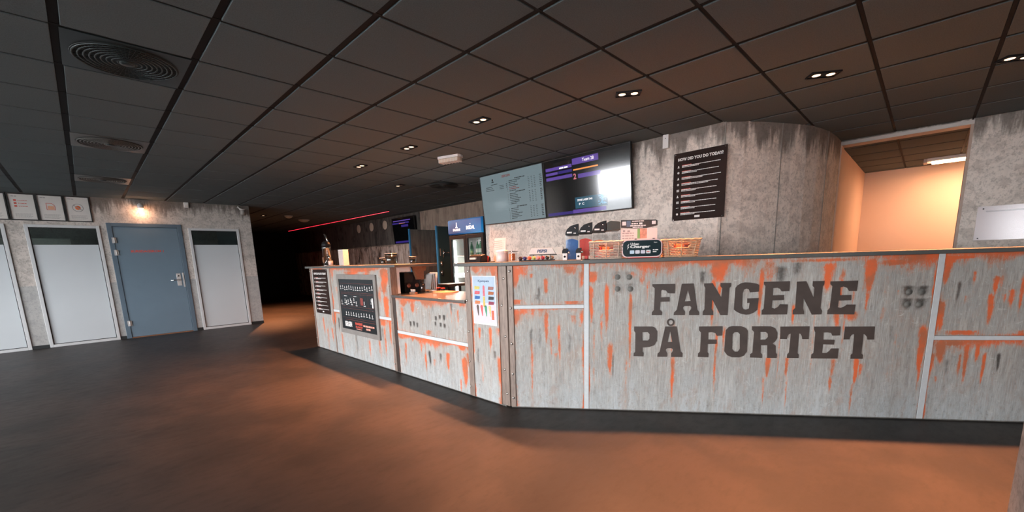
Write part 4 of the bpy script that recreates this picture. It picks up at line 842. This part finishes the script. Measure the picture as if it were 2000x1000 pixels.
# ================================================================ FRIDGE
t = thing('drinks_fridge', 'tall black two-door drinks fridge with a glowing blue header sign', 'fridge', (5.20, 4.07, 0), -math.pi/2)
w = .455; Hf = 1.955
b = MB().box(-w, -w+.03, .0, .66, .08, Hf).box(w-.03, w, .0, .66, .08, Hf).box(-w+.03, w-.03, .63, .66, .08, Hf).box(-w+.03, w-.03, .0, .63, Hf-.03, Hf).box(-w+.03, w-.03, .0, .63, .08, .30).box(-w+.03, w-.03, 0.02, .63, 1.655, 1.69)
b.build('cabinet', BLACK, t, bevel=.003)
b = MB().box(-w+.031, -w+.036, .03, .62, .30, 1.65).box(w-.036, w-.031, .03, .62, .30, 1.65).box(-w+.036, w-.036, .62, .628, .30, 1.65).box(-w+.036, w-.036, .03, .62, 1.645, 1.653)
b.build('inner_lining', mat('fridge_lining', (.60,.62,.60), .4), t)
for x in (-.4, .4):
    for yy in (.05, .6): MB().cyl((x, yy, 0), .02, .08, n=10).build('foot', BLACK, t)
def sign_mat():
    m, N, L, P = _new('header_sign_blue'); tc = N.new('ShaderNodeTexCoord').outputs['Object']
    n = nz(N, L, tc, 1.6, detail=1); c = cmix(N, L, sstep(N, L, n, .35, .65), (.0, .05, .22), (.01, .36, .85))
    L.new(c, P.inputs['Emission Color']); P.inputs['Emission Strength'].default_value = .36; P.inputs['Base Color'].default_value = (.01, .04, .10, 1); return m
sg = MB().prism([(-.03, 1.70), (-.05, 1.72), (-.05, 1.93), (-.03, 1.95), (0, 1.95), (0, 1.70)], 'x', -w+.015, w-.015).build('header_sign', sign_mat(), t)
WS = emit('sign_white', (.85, .95, 1), .9)
text(sg, 'FARRIS', -.20, 1.755, .042, -.0515, WS, w=.20, bold=.03)
MB().prism([(-.215, 1.815), (-.185, 1.815), (-.192, 1.86), (-.195, 1.90), (-.205, 1.90), (-.208, 1.86)], 'y', -.053, -.0505).build('sign_emblem', WS, sg)
MB().prism([(-.235, 1.812), (-.165, 1.812), (-.175, 1.822), (-.225, 1.822)], 'y', -.053, -.0505).build('sign_emblem', WS, sg)
text(sg, 'IMSDAL', .17, 1.765, .062, -.0515, WS, w=.22, bold=.03)
MB().prism([(.155, 1.85), (.175, 1.85), (.175, 1.862), (.155, 1.862)], 'y', -.053, -.0505).build('sign_emblem', WS, sg)
for sx in (-1, 1):
    a, c = (-w+.004, -.004) if sx < 0 else (.004, w-.004)
    dr = MB().box(a, a+.05, -.03, -.002, .32, 1.685).box(c-.05, c, -.03, -.002, .32, 1.685).box(a+.05, c-.05, -.03, -.002, 1.62, 1.685).box(a+.05, c-.05, -.03, -.002, .32, .38).build('door_frame', BLACK, t, bevel=.003)
    box(a+.05, c-.05, -.018, -.012, .38, 1.62).build('glass', GLASS, dr)
    MB().tube([(c-.02 if sx < 0 else a+.02, -.05, z) for z in (.8, 1.2)], .010).build('handle', CHROME, dr)
MB().box(-w+.062, -w+.078, .035, .06, .32, 1.60).build('led_tube', emit('fridge_led', (.95, 1, .93), 9), t)
for k in range(12): MB().box(-w+.060, -w+.080, .030, .064, .36+k*.1, .364+k*.1).build('led_clip', WHITE, t)
l = bpy.data.lights.new('fridge_glow', 'AREA'); l.shape = 'RECTANGLE'; l.size = .05; l.size_y = 1.2; l.energy = 7; l.color = (.90, 1, .93)
o = bpy.data.objects.new('fridge_glow', l); COL.objects.link(o); o.parent = t; o.location = (-w+.09, .07, 1.0); o.rotation_euler = (0, R(-90), 0)
for z in (.62, .96, 1.335): box(-w+.04, w-.04, .08, .60, z-.012, z).build('shelf', WHITE, t)
def bottle(loc, label, m, lm, grp, h=.25, r=.032):
    b = thing('bottle', label, 'bottle', loc, 0, grp)
    MB().lathe([(r*.8, 0), (r, .008), (r, h*.52), (r*.85, h*.62), (r*.40, h*.80), (r*.36, h*.95), (r*.42, h*.95)], n=14).build('bottle_body', m, b)
    MB().lathe([(r*.46, h*.94), (r*.46, h), (0, h)], n=12).build('cap', WHITE, b)
    MB().lathe([(r*1.02, h*.18), (r*1.02, h*.45)], n=14).build('label_band', lm, b)
    return b
def fpt(x, y, z): return (5.20+y, 4.07-x, z)
LBL = mat('bottle_label', (.55,.62,.52), .5, var=.3, scale=50)
bg_ = bottle(fpt(-.065, .16, 1.335), 'single green bottle behind the left fridge door', GREENG, mat('green_label', (.15,.40,.22), .5), None)
proto = bottle(fpt(.09, .16, 1.335), 'green-topped bottle on the upper shelf behind the right fridge door', GREENG, LBL, 'bottles on the upper right fridge shelf')
ORD = ['first', 'second', 'third', 'fourth', 'fifth', 'sixth', 'seventh']
proto['label'] = 'green-topped bottle on the upper right fridge shelf, leftmost of the front row'
for k in range(1, 9):
    c = copy_tree(proto); c.location = fpt(.09+(k % 5)*.075, .16+(k//5)*.10, 1.335)
    c['label'] = 'green-topped bottle on the upper right fridge shelf, %s from the left in the %s row' % (ORD[k % 5], 'back' if k > 4 else 'front')
proto = bottle(fpt(-.08, .16, .96), 'clear bottle on the middle fridge shelf', CLEARB, LBL, 'clear bottles on the middle fridge shelf')
proto['label'] = 'clear bottle on the middle fridge shelf, leftmost one near the light strip side'
for k in range(1, 7):
    c = copy_tree(proto); c.location = fpt(-.08+k*.08-(.0), .16+(k % 2)*.02, .96)
    c['label'] = 'clear bottle on the middle fridge shelf, %s from the left' % ORD[k]

# ================================================================ OPEN DOOR LEAVES AT THE BACK WALL
def leafdoor(y, x0, x1, label, face):
    t = thing('open_door', label, 'door', (x1, y, 0))
    box(-(x1-x0)+.03, 0, 0, .04, .01, 1.99).build('door_leaf', face, t)
    box(-(x1-x0), -(x1-x0)+.03, -.002, .042, .01, 2.0).build('blue_edge', BLUEE, t)
    return t
t = leafdoor(6.93, 5.87, 6.87, 'open grey-brown board door with a bright blue edge, farther of the two', GREYW)
t = leafdoor(5.96, 5.93, 6.87, 'open dark teal door with blue edge and chrome lever, beside the fridge', TEALP)
MB().box(-.88, -.86, -.006, -.002, 1.36, 1.52).build('lock_plate', CHROME, t)
MB().tube([(-.80, 0, 1.43), (-.80, -.05, 1.43), (-.70, -.055, 1.435), (-.66, -.05, 1.42)], .012).tube([(-.80, -.02, 1.33), (-.80, -.025, 1.50)], .009).build('door_handle', CHROME, t)
for z in (.95, 1.15): MB().cyl((-.86, -.012, z), .02, .10, n=10).build('hinge', CHROME, t)
# round white plates on the planked wall
for k, (y, lb) in enumerate(((11.47, 'left'), (10.62, 'middle'), (9.80, 'right'))):
    t = thing('round_wall_disc', '%s one of the three pale round discs on the dark planked wall' % lb, 'disc', (6.885, y, 2.335), -math.pi/2, 'pale round discs on the planked wall')
    MB().lathe([(.13, 0), (.13, .012), (.115, .018)], (0, 0, 0), 24, Matrix.Rotation(R(90), 3, 'X')).build('disc', mat('disc_cream_%d' % k, (.55,.44,.34), .6), t)
    MB().lathe([(.138, 0), (.138, .008), (.13, .010)], (0, 0, 0), 24, Matrix.Rotation(R(90), 3, 'X')).build('rim', BLACKM, t)

# ================================================================ ON THE LONG WORKTOP
def dthing(name, label, cat, s, d, z=WT, grp=None, turn=0):
    return thing(name, label, cat, diag_pt(s, d, z), ANG+turn, grp)
CARD = mat('pale_card', (.62,.55,.47), .6, var=.08)
# sweets stand with the PEPSI box on top
t = dthing('sweets_stand', 'white PEPSI sign box on a thin black wire stand over a row of sweets', 'stand', .275, .20)
MB().prism([(-.125, .055), (.105, .055), (.078, .105), (-.098, .105)], 'y', -.03, .02).build('sign_box', mat('box_white', (.70,.62,.55), .5), t, bevel=.002)
MB().prism([(.107, .055), (.165, .045), (.165, .112), (.08, .105)], 'y', -.028, .10).build('brown_side', CARD, t)
text(t, 'PEPSI', -.008, .067, .026, -.032, NAVY, w=.085, bold=.04, shear=.25)
MB().tube([(-.115, -.03, .05), (.11, -.03, .05)], .003).tube([(-.115, .05, .05), (.11, .05, .05)], .003).build('wire_frame', BLACK, t)
for x in (-.08, -.01, .06):
    MB().tube([(x, -.03, .05), (x, -.03, 0)], .0025, 6).build('leg', BLACK, t)
MB().box(-.20, .10, -.085, -.035, 0, .010).build('tray', BLACK, t, bevel=.002)
cc = [(.05,.02,.02), (.03,.03,.12), (.60,.12,.05), (.35,.40,.12), (.60,.20,.18), (.30,.02,.04), (.02,.02,.02), (.12,.10,.08)]
nm_ = ['dark red', 'dark blue', 'orange', 'lime green', 'pink', 'deep red', 'black', 'brown']
for k in range(8):
    mm = mat('sweet_wrap_%d' % k, cc[k], .35, var=.6, scale=90)
    o = thing('sweet_roll', '%s wrapped sweet roll in the row under the PEPSI box' % nm_[k], 'sweet', diag_pt(.275-.18+k*.037, .20-.06, WT+.010), ANG, 'sweet rolls under the PEPSI box')
    MB().cyl((0, -.02, .015), .015, .05, 'y', 12).build('wrapper', mm, o)
    MB().cyl((0, -.021, .015), .009, .001, 'y', 10).build('wrapper_end', WHITEP, o)
for s, lb in ((.464, 'left'), (.572, 'right')):
    t = dthing('pump_dispenser', 'small white pump with a black lever, %s one of the two before the sweets bins' % lb, 'dispenser', s, .07, grp='small pump dispensers')
    MB().box(-.020, .016, -.02, .03, 0, .055).build('pump_body', WHITE, t, bevel=.004)
    MB().cyl((-.004, -.021, .028), .009, -.003, 'y', 12).build('dial', BLACK, t)
    MB().prism([(-.026, .055), (-.024, .078), (-.012, .092), (.022, .094), (.024, .080), (.010, .070), (.008, .0), (.016, .0), (.018, .055)], 'y', -.014, .014).build('lever', BLACK, t, bevel=.002)
    MB().lathe([(.010, 0), (.010, .02), (.0, .022)], (.026, 0, .052), 10).build('spout', CHROME, t)
# sweets bins
BN = [('blue', BLUEC, .165), ('red', REDC, .165), ('orange', ORAC, .15), ('empty', None, 0)]
for k, (nm, m, fill) in enumerate(BN):
    t = dthing('sweets_bin', {'blue': 'clear bin full of blue sweets under a black curved lid', 'red': 'clear bin full of red sweets under a black curved lid', 'orange': 'clear bin of orange sweets behind the left basket', 'empty': 'empty clear bin with a dark lid, right end of the row'}[nm], 'bin', .515+k*.112, .30, grp='sweets bins with black lids')
    w = .053; D0, D1 = -.10, .12
    b = MB().box(-w, -w+.003, D0, D1, 0, .205).box(w-.003, w, D0, D1, 0, .205).box(-w+.003, w-.003, D0, D0+.003, 0, .205).box(-w+.003, w-.003, D1-.003, D1, 0, .205).box(-w+.003, w-.003, D0+.003, D1-.003, 0, .003)
    b.build('clear_bin', ACRYL, t)
    if m:
        o = MB().prism([(-w+.004, .004), (w-.004, .004), (w-.004, fill-.008), (w*.6, fill), (0, fill+.008), (-w*.6, fill+.003), (-w+.004, fill-.003)], 'y', D0+.005, D1-.005).build('sweets', m, t); o['kind'] = 'stuff'
    lz = .205+k*.008
    pr = [(-w-.002, lz), (-w, lz+.022), (-w+.014, lz+.048), (-w+.04, lz+.070), (w-.02, lz+.084), (w+.002, lz+.087), (w+.002, lz+.06), (w+.002, lz)] if k < 3 else [(-w, lz), (-w, lz+.062), (-w+.03, lz+.075), (w-.01, lz+.066), (w, lz+.06), (w, lz)]
    MB().prism(pr, 'y', D0-.008-k*.002, D1).build('lid', BLACK if k < 3 else mat('dark_green_lid', (.03,.035,.028), .3), t, bevel=.002)
    if k < 3:
        b = MB(); quad(b, -w+.012, -w+.052, lz+.012, lz+.024, D0-.009-k*.002); quad(b, w-.04, w-.02, lz+.008, lz+.015, D0-.009-k*.002); b.build('name_tag', WHITEP, t)
        MB().lathe([(.007, 0), (.005, .003), (0, .003)], (w-.025, D0-.008-k*.002, lz+.055), 12, Matrix.Rotation(R(90), 3, 'X')).build('rivet', CHROME, t)
t = dthing('display_plinth', 'dark base plate beneath the sweets bins with small red and white boxes on it', 'base', .66, .15)
b = MB().box(-.10, .03, -.04, .04, 0, .004).build('base_plate', BLACK, t)
for k, (cx, cz) in enumerate(((-.055, .0), (-.03, .0), (.0, .0))): MB().box(cx-.01, cx+.012, -.03, -.01, .004, .03).build('small_box', [WHITE, RED, CARD][k], t, bevel=.002)

# wicker baskets
def basket(s, d, L, Wd, Hh, label, m, flare=.012, seed=1):
    t = dthing('wicker_basket', label, 'basket', s, d, grp='wicker baskets on the long worktop')
    rows = 11; P = 84; per = 2*(L+Wd)
    def ringpt(u, f, ww=0):
        hx, hy = L/2+f*flare+ww, Wd/2+f*flare*.8+ww; q = u*per
        if q < L: return (-L/2*(hx/(L/2))+q*(2*hx/L), -hy)
        q -= L
        if q < Wd: return (hx, -hy+q*(2*hy/Wd))
        q -= Wd
        if q < L: return (hx-q*(2*hx/L), hy)
        q -= L; return (-hx, hy-q*(2*hy/Wd))
    rn = random.Random(seed); b = MB(); r = Hh/rows*.42
    for k in range(rows):
        z = r+(Hh-2*r)*k/(rows-1); f = k/(rows-1); pts = []; ph = rn.random()
        segs = []
        for i in range(P):
            ww = .0040*math.sin(i*math.pi*.95+k*math.pi); x, y = ringpt(i/P, f, ww)
            hole = 6 <= k <= 8 and y < 0 and abs(x) < .048 and abs(x) > .004 and abs(y) > Wd*.4
            if hole:
                if len(pts) > 1: segs.append(pts)
                pts = []
            else: pts.append((x, y, z+rn.uniform(-.0012, .0012)))
        if not segs: b.tube(pts, r, 5, True)
        else:
            segs.append(pts+[(*ringpt(0, f), z)])
            for q in segs:
                if len(q) > 1: b.tube(q, r, 5)
    b.build('weave', m, t, kind='stuff')
    MB().tube([(*ringpt(i/P, 1.25, .002), Hh+.002*math.sin(i*1.3)) for i in range(P)], .007, 6, True).build('rim', m, t)
    MB().tube([(*ringpt(i/P, 0, .002), .006) for i in range(P)], .006, 6, True).build('foot_band', m, t)
    for u in [(.5)*L/per] + [q/per for q in (L*.12, L*.88, L+Wd*.5, L*1.5+Wd)]:
        x, y = ringpt(u, 0, .004); x2, y2 = ringpt(u, 1, .004)
        MB().tube([(x, y, .004), (x2, y2, Hh)], .004, 6).build('stake', m, t)
    MB().box(-L/2+.008, L/2-.008, -Wd/2+.008, Wd/2-.008, .002, .006).build('bottom', m, t)
    side = 'left' if seed == 1 else 'right'
    for k, (mm, cn) in enumerate(((RED, 'red'), (ORAC, 'orange'), (mat('dark_wrap_%d' % seed, (.12,.03,.02), .3), 'dark brown'))):
        o = thing('snack_packet', '%s snack packet inside the %s wicker basket' % (cn, side), 'packet', diag_pt(s-L*.26+k*L*.26, d-.02, WT+.007), ANG+R(rn.uniform(-8, 8)), 'snack packets in the %s basket' % side)
        MB().prism([(-.028, .0), (.028, .0), (.031, .04), (.026, .088), (-.026, .086), (-.031, .045)], 'y', -.010, .010).build('packet', mm, o, bevel=.003)
WICK2 = mat('wicker_orange', (.52,.31,.18), .7, var=.5, scale=60, bump=.3)
basket(.782, .075, .232, .16, .132, 'pale wicker basket between the sweets bins and the charger sign', WICK, .006, 1)
basket(1.335, .075, .225, .16, .128, 'orange-brown wicker basket right of the charger sign', WICK2, .018, 2)

# charger sign
t = dthing('charger_box', 'white-rimmed rounded charging station with dark face reading Urban Charger', 'charger', 1.048, -.01)
MB().prism(rrect(-.148, .148, .006, .140, .040, 8), 'y', 0, .10, True).build('shell', mat('shell_white_pink', (.78,.56,.54), .35, var=.03), t)
fc = MB().prism(rrect(-.140, .140, .013, .133, .034, 8), 'y', -.003, .001).build('dark_face', mat('face_dark', (.005,.018,.022), .2), t)
MB().box(-.10, .13, .01, .09, 0, .007).build('base_foot', RED, t, bevel=.002)
text(fc, 'Urban', -.085, .098, .019, -.0036, WHITEP, 'LEFT', w=.062, bold=.03)
text(fc, 'Charger', -.088, .071, .026, -.0036, WHITEP, 'LEFT', w=.150, bold=.045)
MB().prism([(-.108, .066), (-.094, .088), (-.102, .088), (-.094, .112), (-.110, .092), (-.104, .091)], 'y', -.0042, -.003).build('lightning_mark', WHITEP, fc)
for k in range(4): 
    cd = MB().prism(rrect(-.089+k*.040, -.056+k*.040, .034, .060, .005, 3), 'y', -.0042, -.003).build('card_mark', mat('card_tint_%d' % k, [(.55,.65,.75), (.65,.62,.66), (.62,.58,.64), (.66,.62,.62)][k], .5), fc)
MB().prism([(.036, .044), (.056, .044), (.056, .050), (.036, .050)], 'y', -.0046, -.0042).build('red_mark', REDP, fc)
text(fc, 'Scan', .098, .112, .008, -.0036, WHITEP, w=.024, bold=.03)
rn = random.Random(1); b = MB(); words(b, .080, .118, .056, .008, -.0036, rn); words(b, .080, .116, .042, .008, -.0036, rn); b.build('small_print', WHITEP, fc)

# display stand behind the charger
t = dthing('card_display', 'white and dark printed display card standing behind the charger sign', 'display', 1.05, .20)
MB().box(-.142, .142, 0, .05, 0, .235).build('card_back', PAPER, t)
hd = MB().prism([(-.140, .245), (-.142, .305), (.130, .298), (.142, .290), (.142, .252), (.06, .236), (-.04, .236)], 'y', -.004, .006).build('dark_header', mat('header_dark', (.035,.032,.028), .4, var=.4, scale=6), t)
rn = random.Random(8); b = MB()
words(b, -.055, .045, .288, .008, -.005, rn, .2); words(b, -.06, -.01, .268, .010, -.005, rn, .2); words(b, .0, .03, .266, .014, -.005, rn, .2); words(b, -.07, .06, .252, .009, -.005, rn, .2); words(b, -.05, .03, .240, .007, -.005, rn, .2)
quad(b, .098, .128, .264, .290, -.005); quad(b, -.132, -.102, .262, .292, -.005); b.build('white_print', WHITEP, hd)
b = MB(); quad(b, -.098, -.066, .25, .298, -.005); b.build('blue_print', mat('slate_print', (.08,.13,.20), .5), hd)
b = MB()
for k in range(3): words(b, -.13, -.04, .195-k*.02, .008, -.001, rn)
quad(b, -.125, -.108, .21, .225, -.001); quad(b, -.09, -.07, .208, .222, -.001); b.build('grey_print', GREYP, t)
b = MB(); quad(b, -.012, .008, .155, .232, -.001); b.build('green_print', mat('leaf_green_print', (.16,.36,.12), .5), t)
b = MB(); quad(b, .008, .062, .155, .233, -.001); b.build('photo_print', mat('warm_print', (.50,.26,.18), .5, var=.8, scale=40), t)
for x in (-.025, .115): MB().box(x-.008, x+.008, -.01, 0, .148, .154).build('clip', BLACK, t)

# ================================================================ ON THE CORNER WORKTOP
t = thing('paper_notice', 'white sheet standing upright left of the pale tins on the corner worktop', 'notice', (3.30, 1.305, WT), -math.pi/2)
MB().box(-.078, .078, 0, .002, .0, .222, m=Matrix.Rotation(R(-6), 4, 'X')).build('sheet', mat('notice_paper', (.55,.47,.47), .7, var=.03), t)
MB().box(-.08, .08, -.02, .05, 0, .004).build('stand_foot', ACRYL, t)
b = MB(); rn = random.Random(3)
for k in range(6): words(b, -.06, .05, .19-k*.018, .004, -.001-.1*(.19-k*.018)*0-.001, rn)
b.build('small_print', GREYP, t)
t = thing('napkin_tin', 'pale pink cylindrical tin with a lid in front of the white sheet', 'tin', (3.20, 1.160, WT), 0)
MB().lathe([(.054, 0), (.056, .004), (.056, .088), (.053, .092)], n=28).build('tin_body', mat('tin_pink', (.72,.56,.52), .35, var=.05), t)
MB().lathe([(.058, .088), (.058, .098), (.03, .106), (0, .107)], n=28).build('tin_lid', WHITE, t)
t = thing('cup_jar', 'square glass jar with an orange-red content beside the pale tin', 'jar', (3.22, 1.055, WT), -math.pi/2)
MB().box(-.036, .036, -.036, .036, 0, .085).build('glass_body', ACRYL, t, bevel=.006)
MB().box(-.022, .022, -.022, .022, .008, .07).build('orange_content', ORAC, t, bevel=.006)
MB().box(-.042, .042, -.042, .042, .085, .092).build('jar_lid', CHROME, t, bevel=.002)
t = thing('red_figurine', 'tiny red upright tag at the left foot of the white sheet', 'tag', (3.15, 1.300, WT), -math.pi/2)
MB().prism([(-.012, 0), (.010, 0), (.004, .012), (.012, .05), (.004, .055), (-.006, .03)], 'y', -.004, .004).build('tag_body', RED, t)
t = thing('card_terminal', 'black card payment terminal at the left end of the corner worktop', 'terminal', (3.10, 1.385, WT), -math.pi/2)
MB().prism([(-.05, 0), (.09, 0), (.09, .045), (.02, .075), (-.03, .06)], 'x', -.085, .085).build('terminal_body', BLACK, t, bevel=.008)
MB().box(-.055, .03, -.051, -.03, .028, .045).build('paper_slip', CARD, t)
for k in range(4): MB().box(-.06+k*.03, -.045+k*.03, .02, .03, .073, .078).build('key', GREYP, t)
MB().tube([(.085, .05, .01), (.11, .06, .004), (.13, .10, .004)], .004).build('cable', BLACK, t)

# ================================================================ ON THE LEFT WORKTOP
def lthing(name, label, cat, X, Y, z=WT, grp=None): return thing(name, label, cat, (X, Y, z), -math.pi/2, grp)
t = lthing('drink_tower', 'tall shiny metal drink tower with a curved lever on the left worktop', 'dispenser', 3.15, 4.93)
MB().lathe([(.075, 0), (.075, .008), (.068, .012)], (0, 0, 0), 28).build('base', CHROME, t)
MB().lathe([(.060, .012), (.060, .26), (.064, .262), (.064, .275), (.045, .285)], (0, 0, 0), 28).build('tower_body', CHROME, t)
MB().lathe([(.062, .30), (.066, .33), (.05, .37), (.02, .385), (0, .385)], (0, 0, -.015), 24).build('dark_top', BLACK, t)
MB().tube([(.03, 0, .36), (.05, 0, .45), (.0, 0, .475), (-.01, 0, .48)], .003, 6).build('lever_wire', BLACK, t)
MB().tube([(-.02, -.01, .470), (.02, -.01, .460), (.06, -.01, .42), (.10, -.01, .36)], .010, 8).build('lever', CHROME, t)
MB().tube([(.06, -.01, .14), (.10, -.01, .14), (.105, -.01, .10)], .014).build('tap', CHROME, t)
MB().box(.06, .17, -.05, .05, 0, .010).build('drip_tray', CHROME, t)
MB().box(-.03, .02, -.0625, -.058, .05, .13).build('brown_badge', WOOD, t)
t = lthing('small_glass', 'small clear glass under the tap of the drink tower', 'glass', 3.14, 4.80, WT+.010)
MB().lathe([(.030, 0), (.036, .065), (.034, .065), (.028, .004), (0, .004)], n=20).build('glass_body', mat('bright_glass', (.55,.45,.42), .08, spec=.9), t)
t = lthing('white_box', 'slim upright white box on the left worktop, right of the drink tower', 'box', 3.15, 4.355)
MB().box(-.078, .078, -.04, .04, 0, .212).build('box_body', mat('box_offwhite', (.50,.45,.42), .6, var=.2, scale=70), t, bevel=.003)
MB().box(-.078, .078, -.041, .041, .212, .222).build('box_lid', WHITE, t)
DRK = mat('dark_drink', (.02,.02,.02), .15, spec=.8)
def tumbler(X, Y, r, h, label, z=WT, grp='drink glasses on the bar'):
    t = lthing('drink_glass', label, 'glass', X, Y, z, grp)
    MB().lathe([(r*.76, 0), (r*.82, .006), (r*1.01, h), (r*.99, h), (r*.99, h*.84)], n=24).build('glass_body', GLASSD, t)
    MB().lathe([(r*.78, .010), (r*.985, h*.82), (0, h*.82)], n=20).build('dark_drink', DRK, t)
    MB().lathe([(r*1.01, h-.003), (r*1.01, h+.001)], n=24).build('rim', mat('glass_rim', (.6,.55,.5), .1), t)
    MB().lathe([(r*.74, -.0), (r*.8, .005), (0, .006)], n=20).build('glass_foot', CHROME, t)
tumbler(3.30, 3.50, .050, .085, 'small dark glass left of the big tumbler on the left worktop')
tumbler(3.25, 3.215, .078, .135, 'big tumbler of dark drink on the left worktop')
tumbler(3.30, 2.80, .045, .088, 'small dark glass near the right end of the left worktop')

# ================================================================ LOW COUNTER THINGS
def mthing(name, label, cat, X, Y, grp=None): return thing(name, label, cat, (X, Y, .90), -math.pi/2, grp)
t = mthing('coffee_machine', 'black machine half hidden in the open end of the tall bar counter', 'machine', 3.25, 2.86)
MB().box(-.12, .12, -.12, .12, 0, .235).build('machine_body', BLACK, t, bevel=.012)
MB().prism([(-.12, .12), (-.02, .12), (.02, .235), (-.12, .235)], 'x', .121, .128).build('side_panel', BLACKM, t)
for k, z in enumerate((.06, .06)): MB().lathe([(.028, 0), (.022, .012), (0, .014)], (.128, -.07+k*.11, z+.02), 16, Matrix.Rotation(R(90), 3, 'Y')).build('knob', mat('copper_knob', (.40,.12,.07), .3, .5), t)
t = mthing('paper_holder', 'clear holder with grey sheets standing on the steel worktop', 'holder', 3.36, 2.64)
for k in range(4): MB().box(-.07+k*.008, .09+k*.008, .02*k, .02*k+.002, .03, .20+.012*k, m=Matrix.Rotation(R(-8), 4, 'X')).build('sheet', mat('grey_sheet_%d' % k, (.36+.05*k,.35+.05*k,.33+.05*k), .7, var=.25, scale=20), t)
MB().box(-.09, .13, -.02, .10, 0, .03).build('holder_base', ACRYL, t)
t = mthing('tall_glass', 'tall glass with dark liquid on the steel worktop', 'glass', 3.22, 2.50)
MB().lathe([(.024, 0), (.028, .005), (.034, .15), (.032, .15), (.025, .01), (0, .01)], n=20).build('glass_body', ACRYL, t)
MB().lathe([(.023, .012), (.030, .11), (0, .11)], n=18).build('dark_drink', DRK, t)
t = mthing('warm_light_patch', 'thin orange slab standing in for a pool of warm light on the steel worktop', 'board', 3.42, 2.42)
MB().prism([(-.10, -.11), (.20, -.12), (.25, -.02), (.20, .10), (-.08, .10), (-.18, .0)], 'z', 0, .010).build('patch_slab', mat('lamplight_orange', (.62,.27,.14), .5, var=.15, scale=12), t, bevel=.003)  # orange slab stands in for warm lamp light falling on the steel
t = mthing('spoon_rack', 'little rack with white handled spoons before the tall glass', 'rack', 3.10, 2.52)
MB().box(-.05, .06, -.02, .02, 0, .02).build('rack_body', WOOD, t, bevel=.003)
for k in range(5): MB().tube([(-.04+k*.02, 0, .02), (-.035+k*.02, -.004, .05)], .004, 6).build('spoon', WHITE, t)
for k, (x, y) in enumerate(((3.52, 2.62), (3.50, 2.50))):
    t = mthing('red_lid_pot', '%s small red-lidded pot at the back of the steel worktop' % ('left' if not k else 'right'), 'pot', x, y, 'red-lidded pots')
    MB().lathe([(.022, 0), (.026, .03)], n=16).build('pot_body', BLACK, t); MB().lathe([(.027, .03), (.025, .04), (0, .042)], n=16).build('pot_lid', RED, t)
# little table behind the bar
t = thing('side_table', 'small brown-topped table behind the bar, left of the fridge', 'table', (4.62, 3.72, 0))
MB().box(-.22, .22, -.14, .14, .86, .90).build('tabletop', WOOD, t, bevel=.003)
for x in (-.19, .19):
    for y in (-.11, .11): MB().box(x-.015, x+.015, y-.015, y+.015, 0, .86).build('leg', BLACKM, t)
MB().box(-.2, .2, -.12, .12, .30, .32).build('shelf', BLACKM, t)

for o in COL.objects:
    if o.name.split('.')[0] in ('small_print', 'white_print', 'blue_print', 'map_symbols', 'map_lines', 'red_print', 'grey_print', 'icons', 'symbol', 'name_tag') and o.parent: o['kind'] = 'stuff'
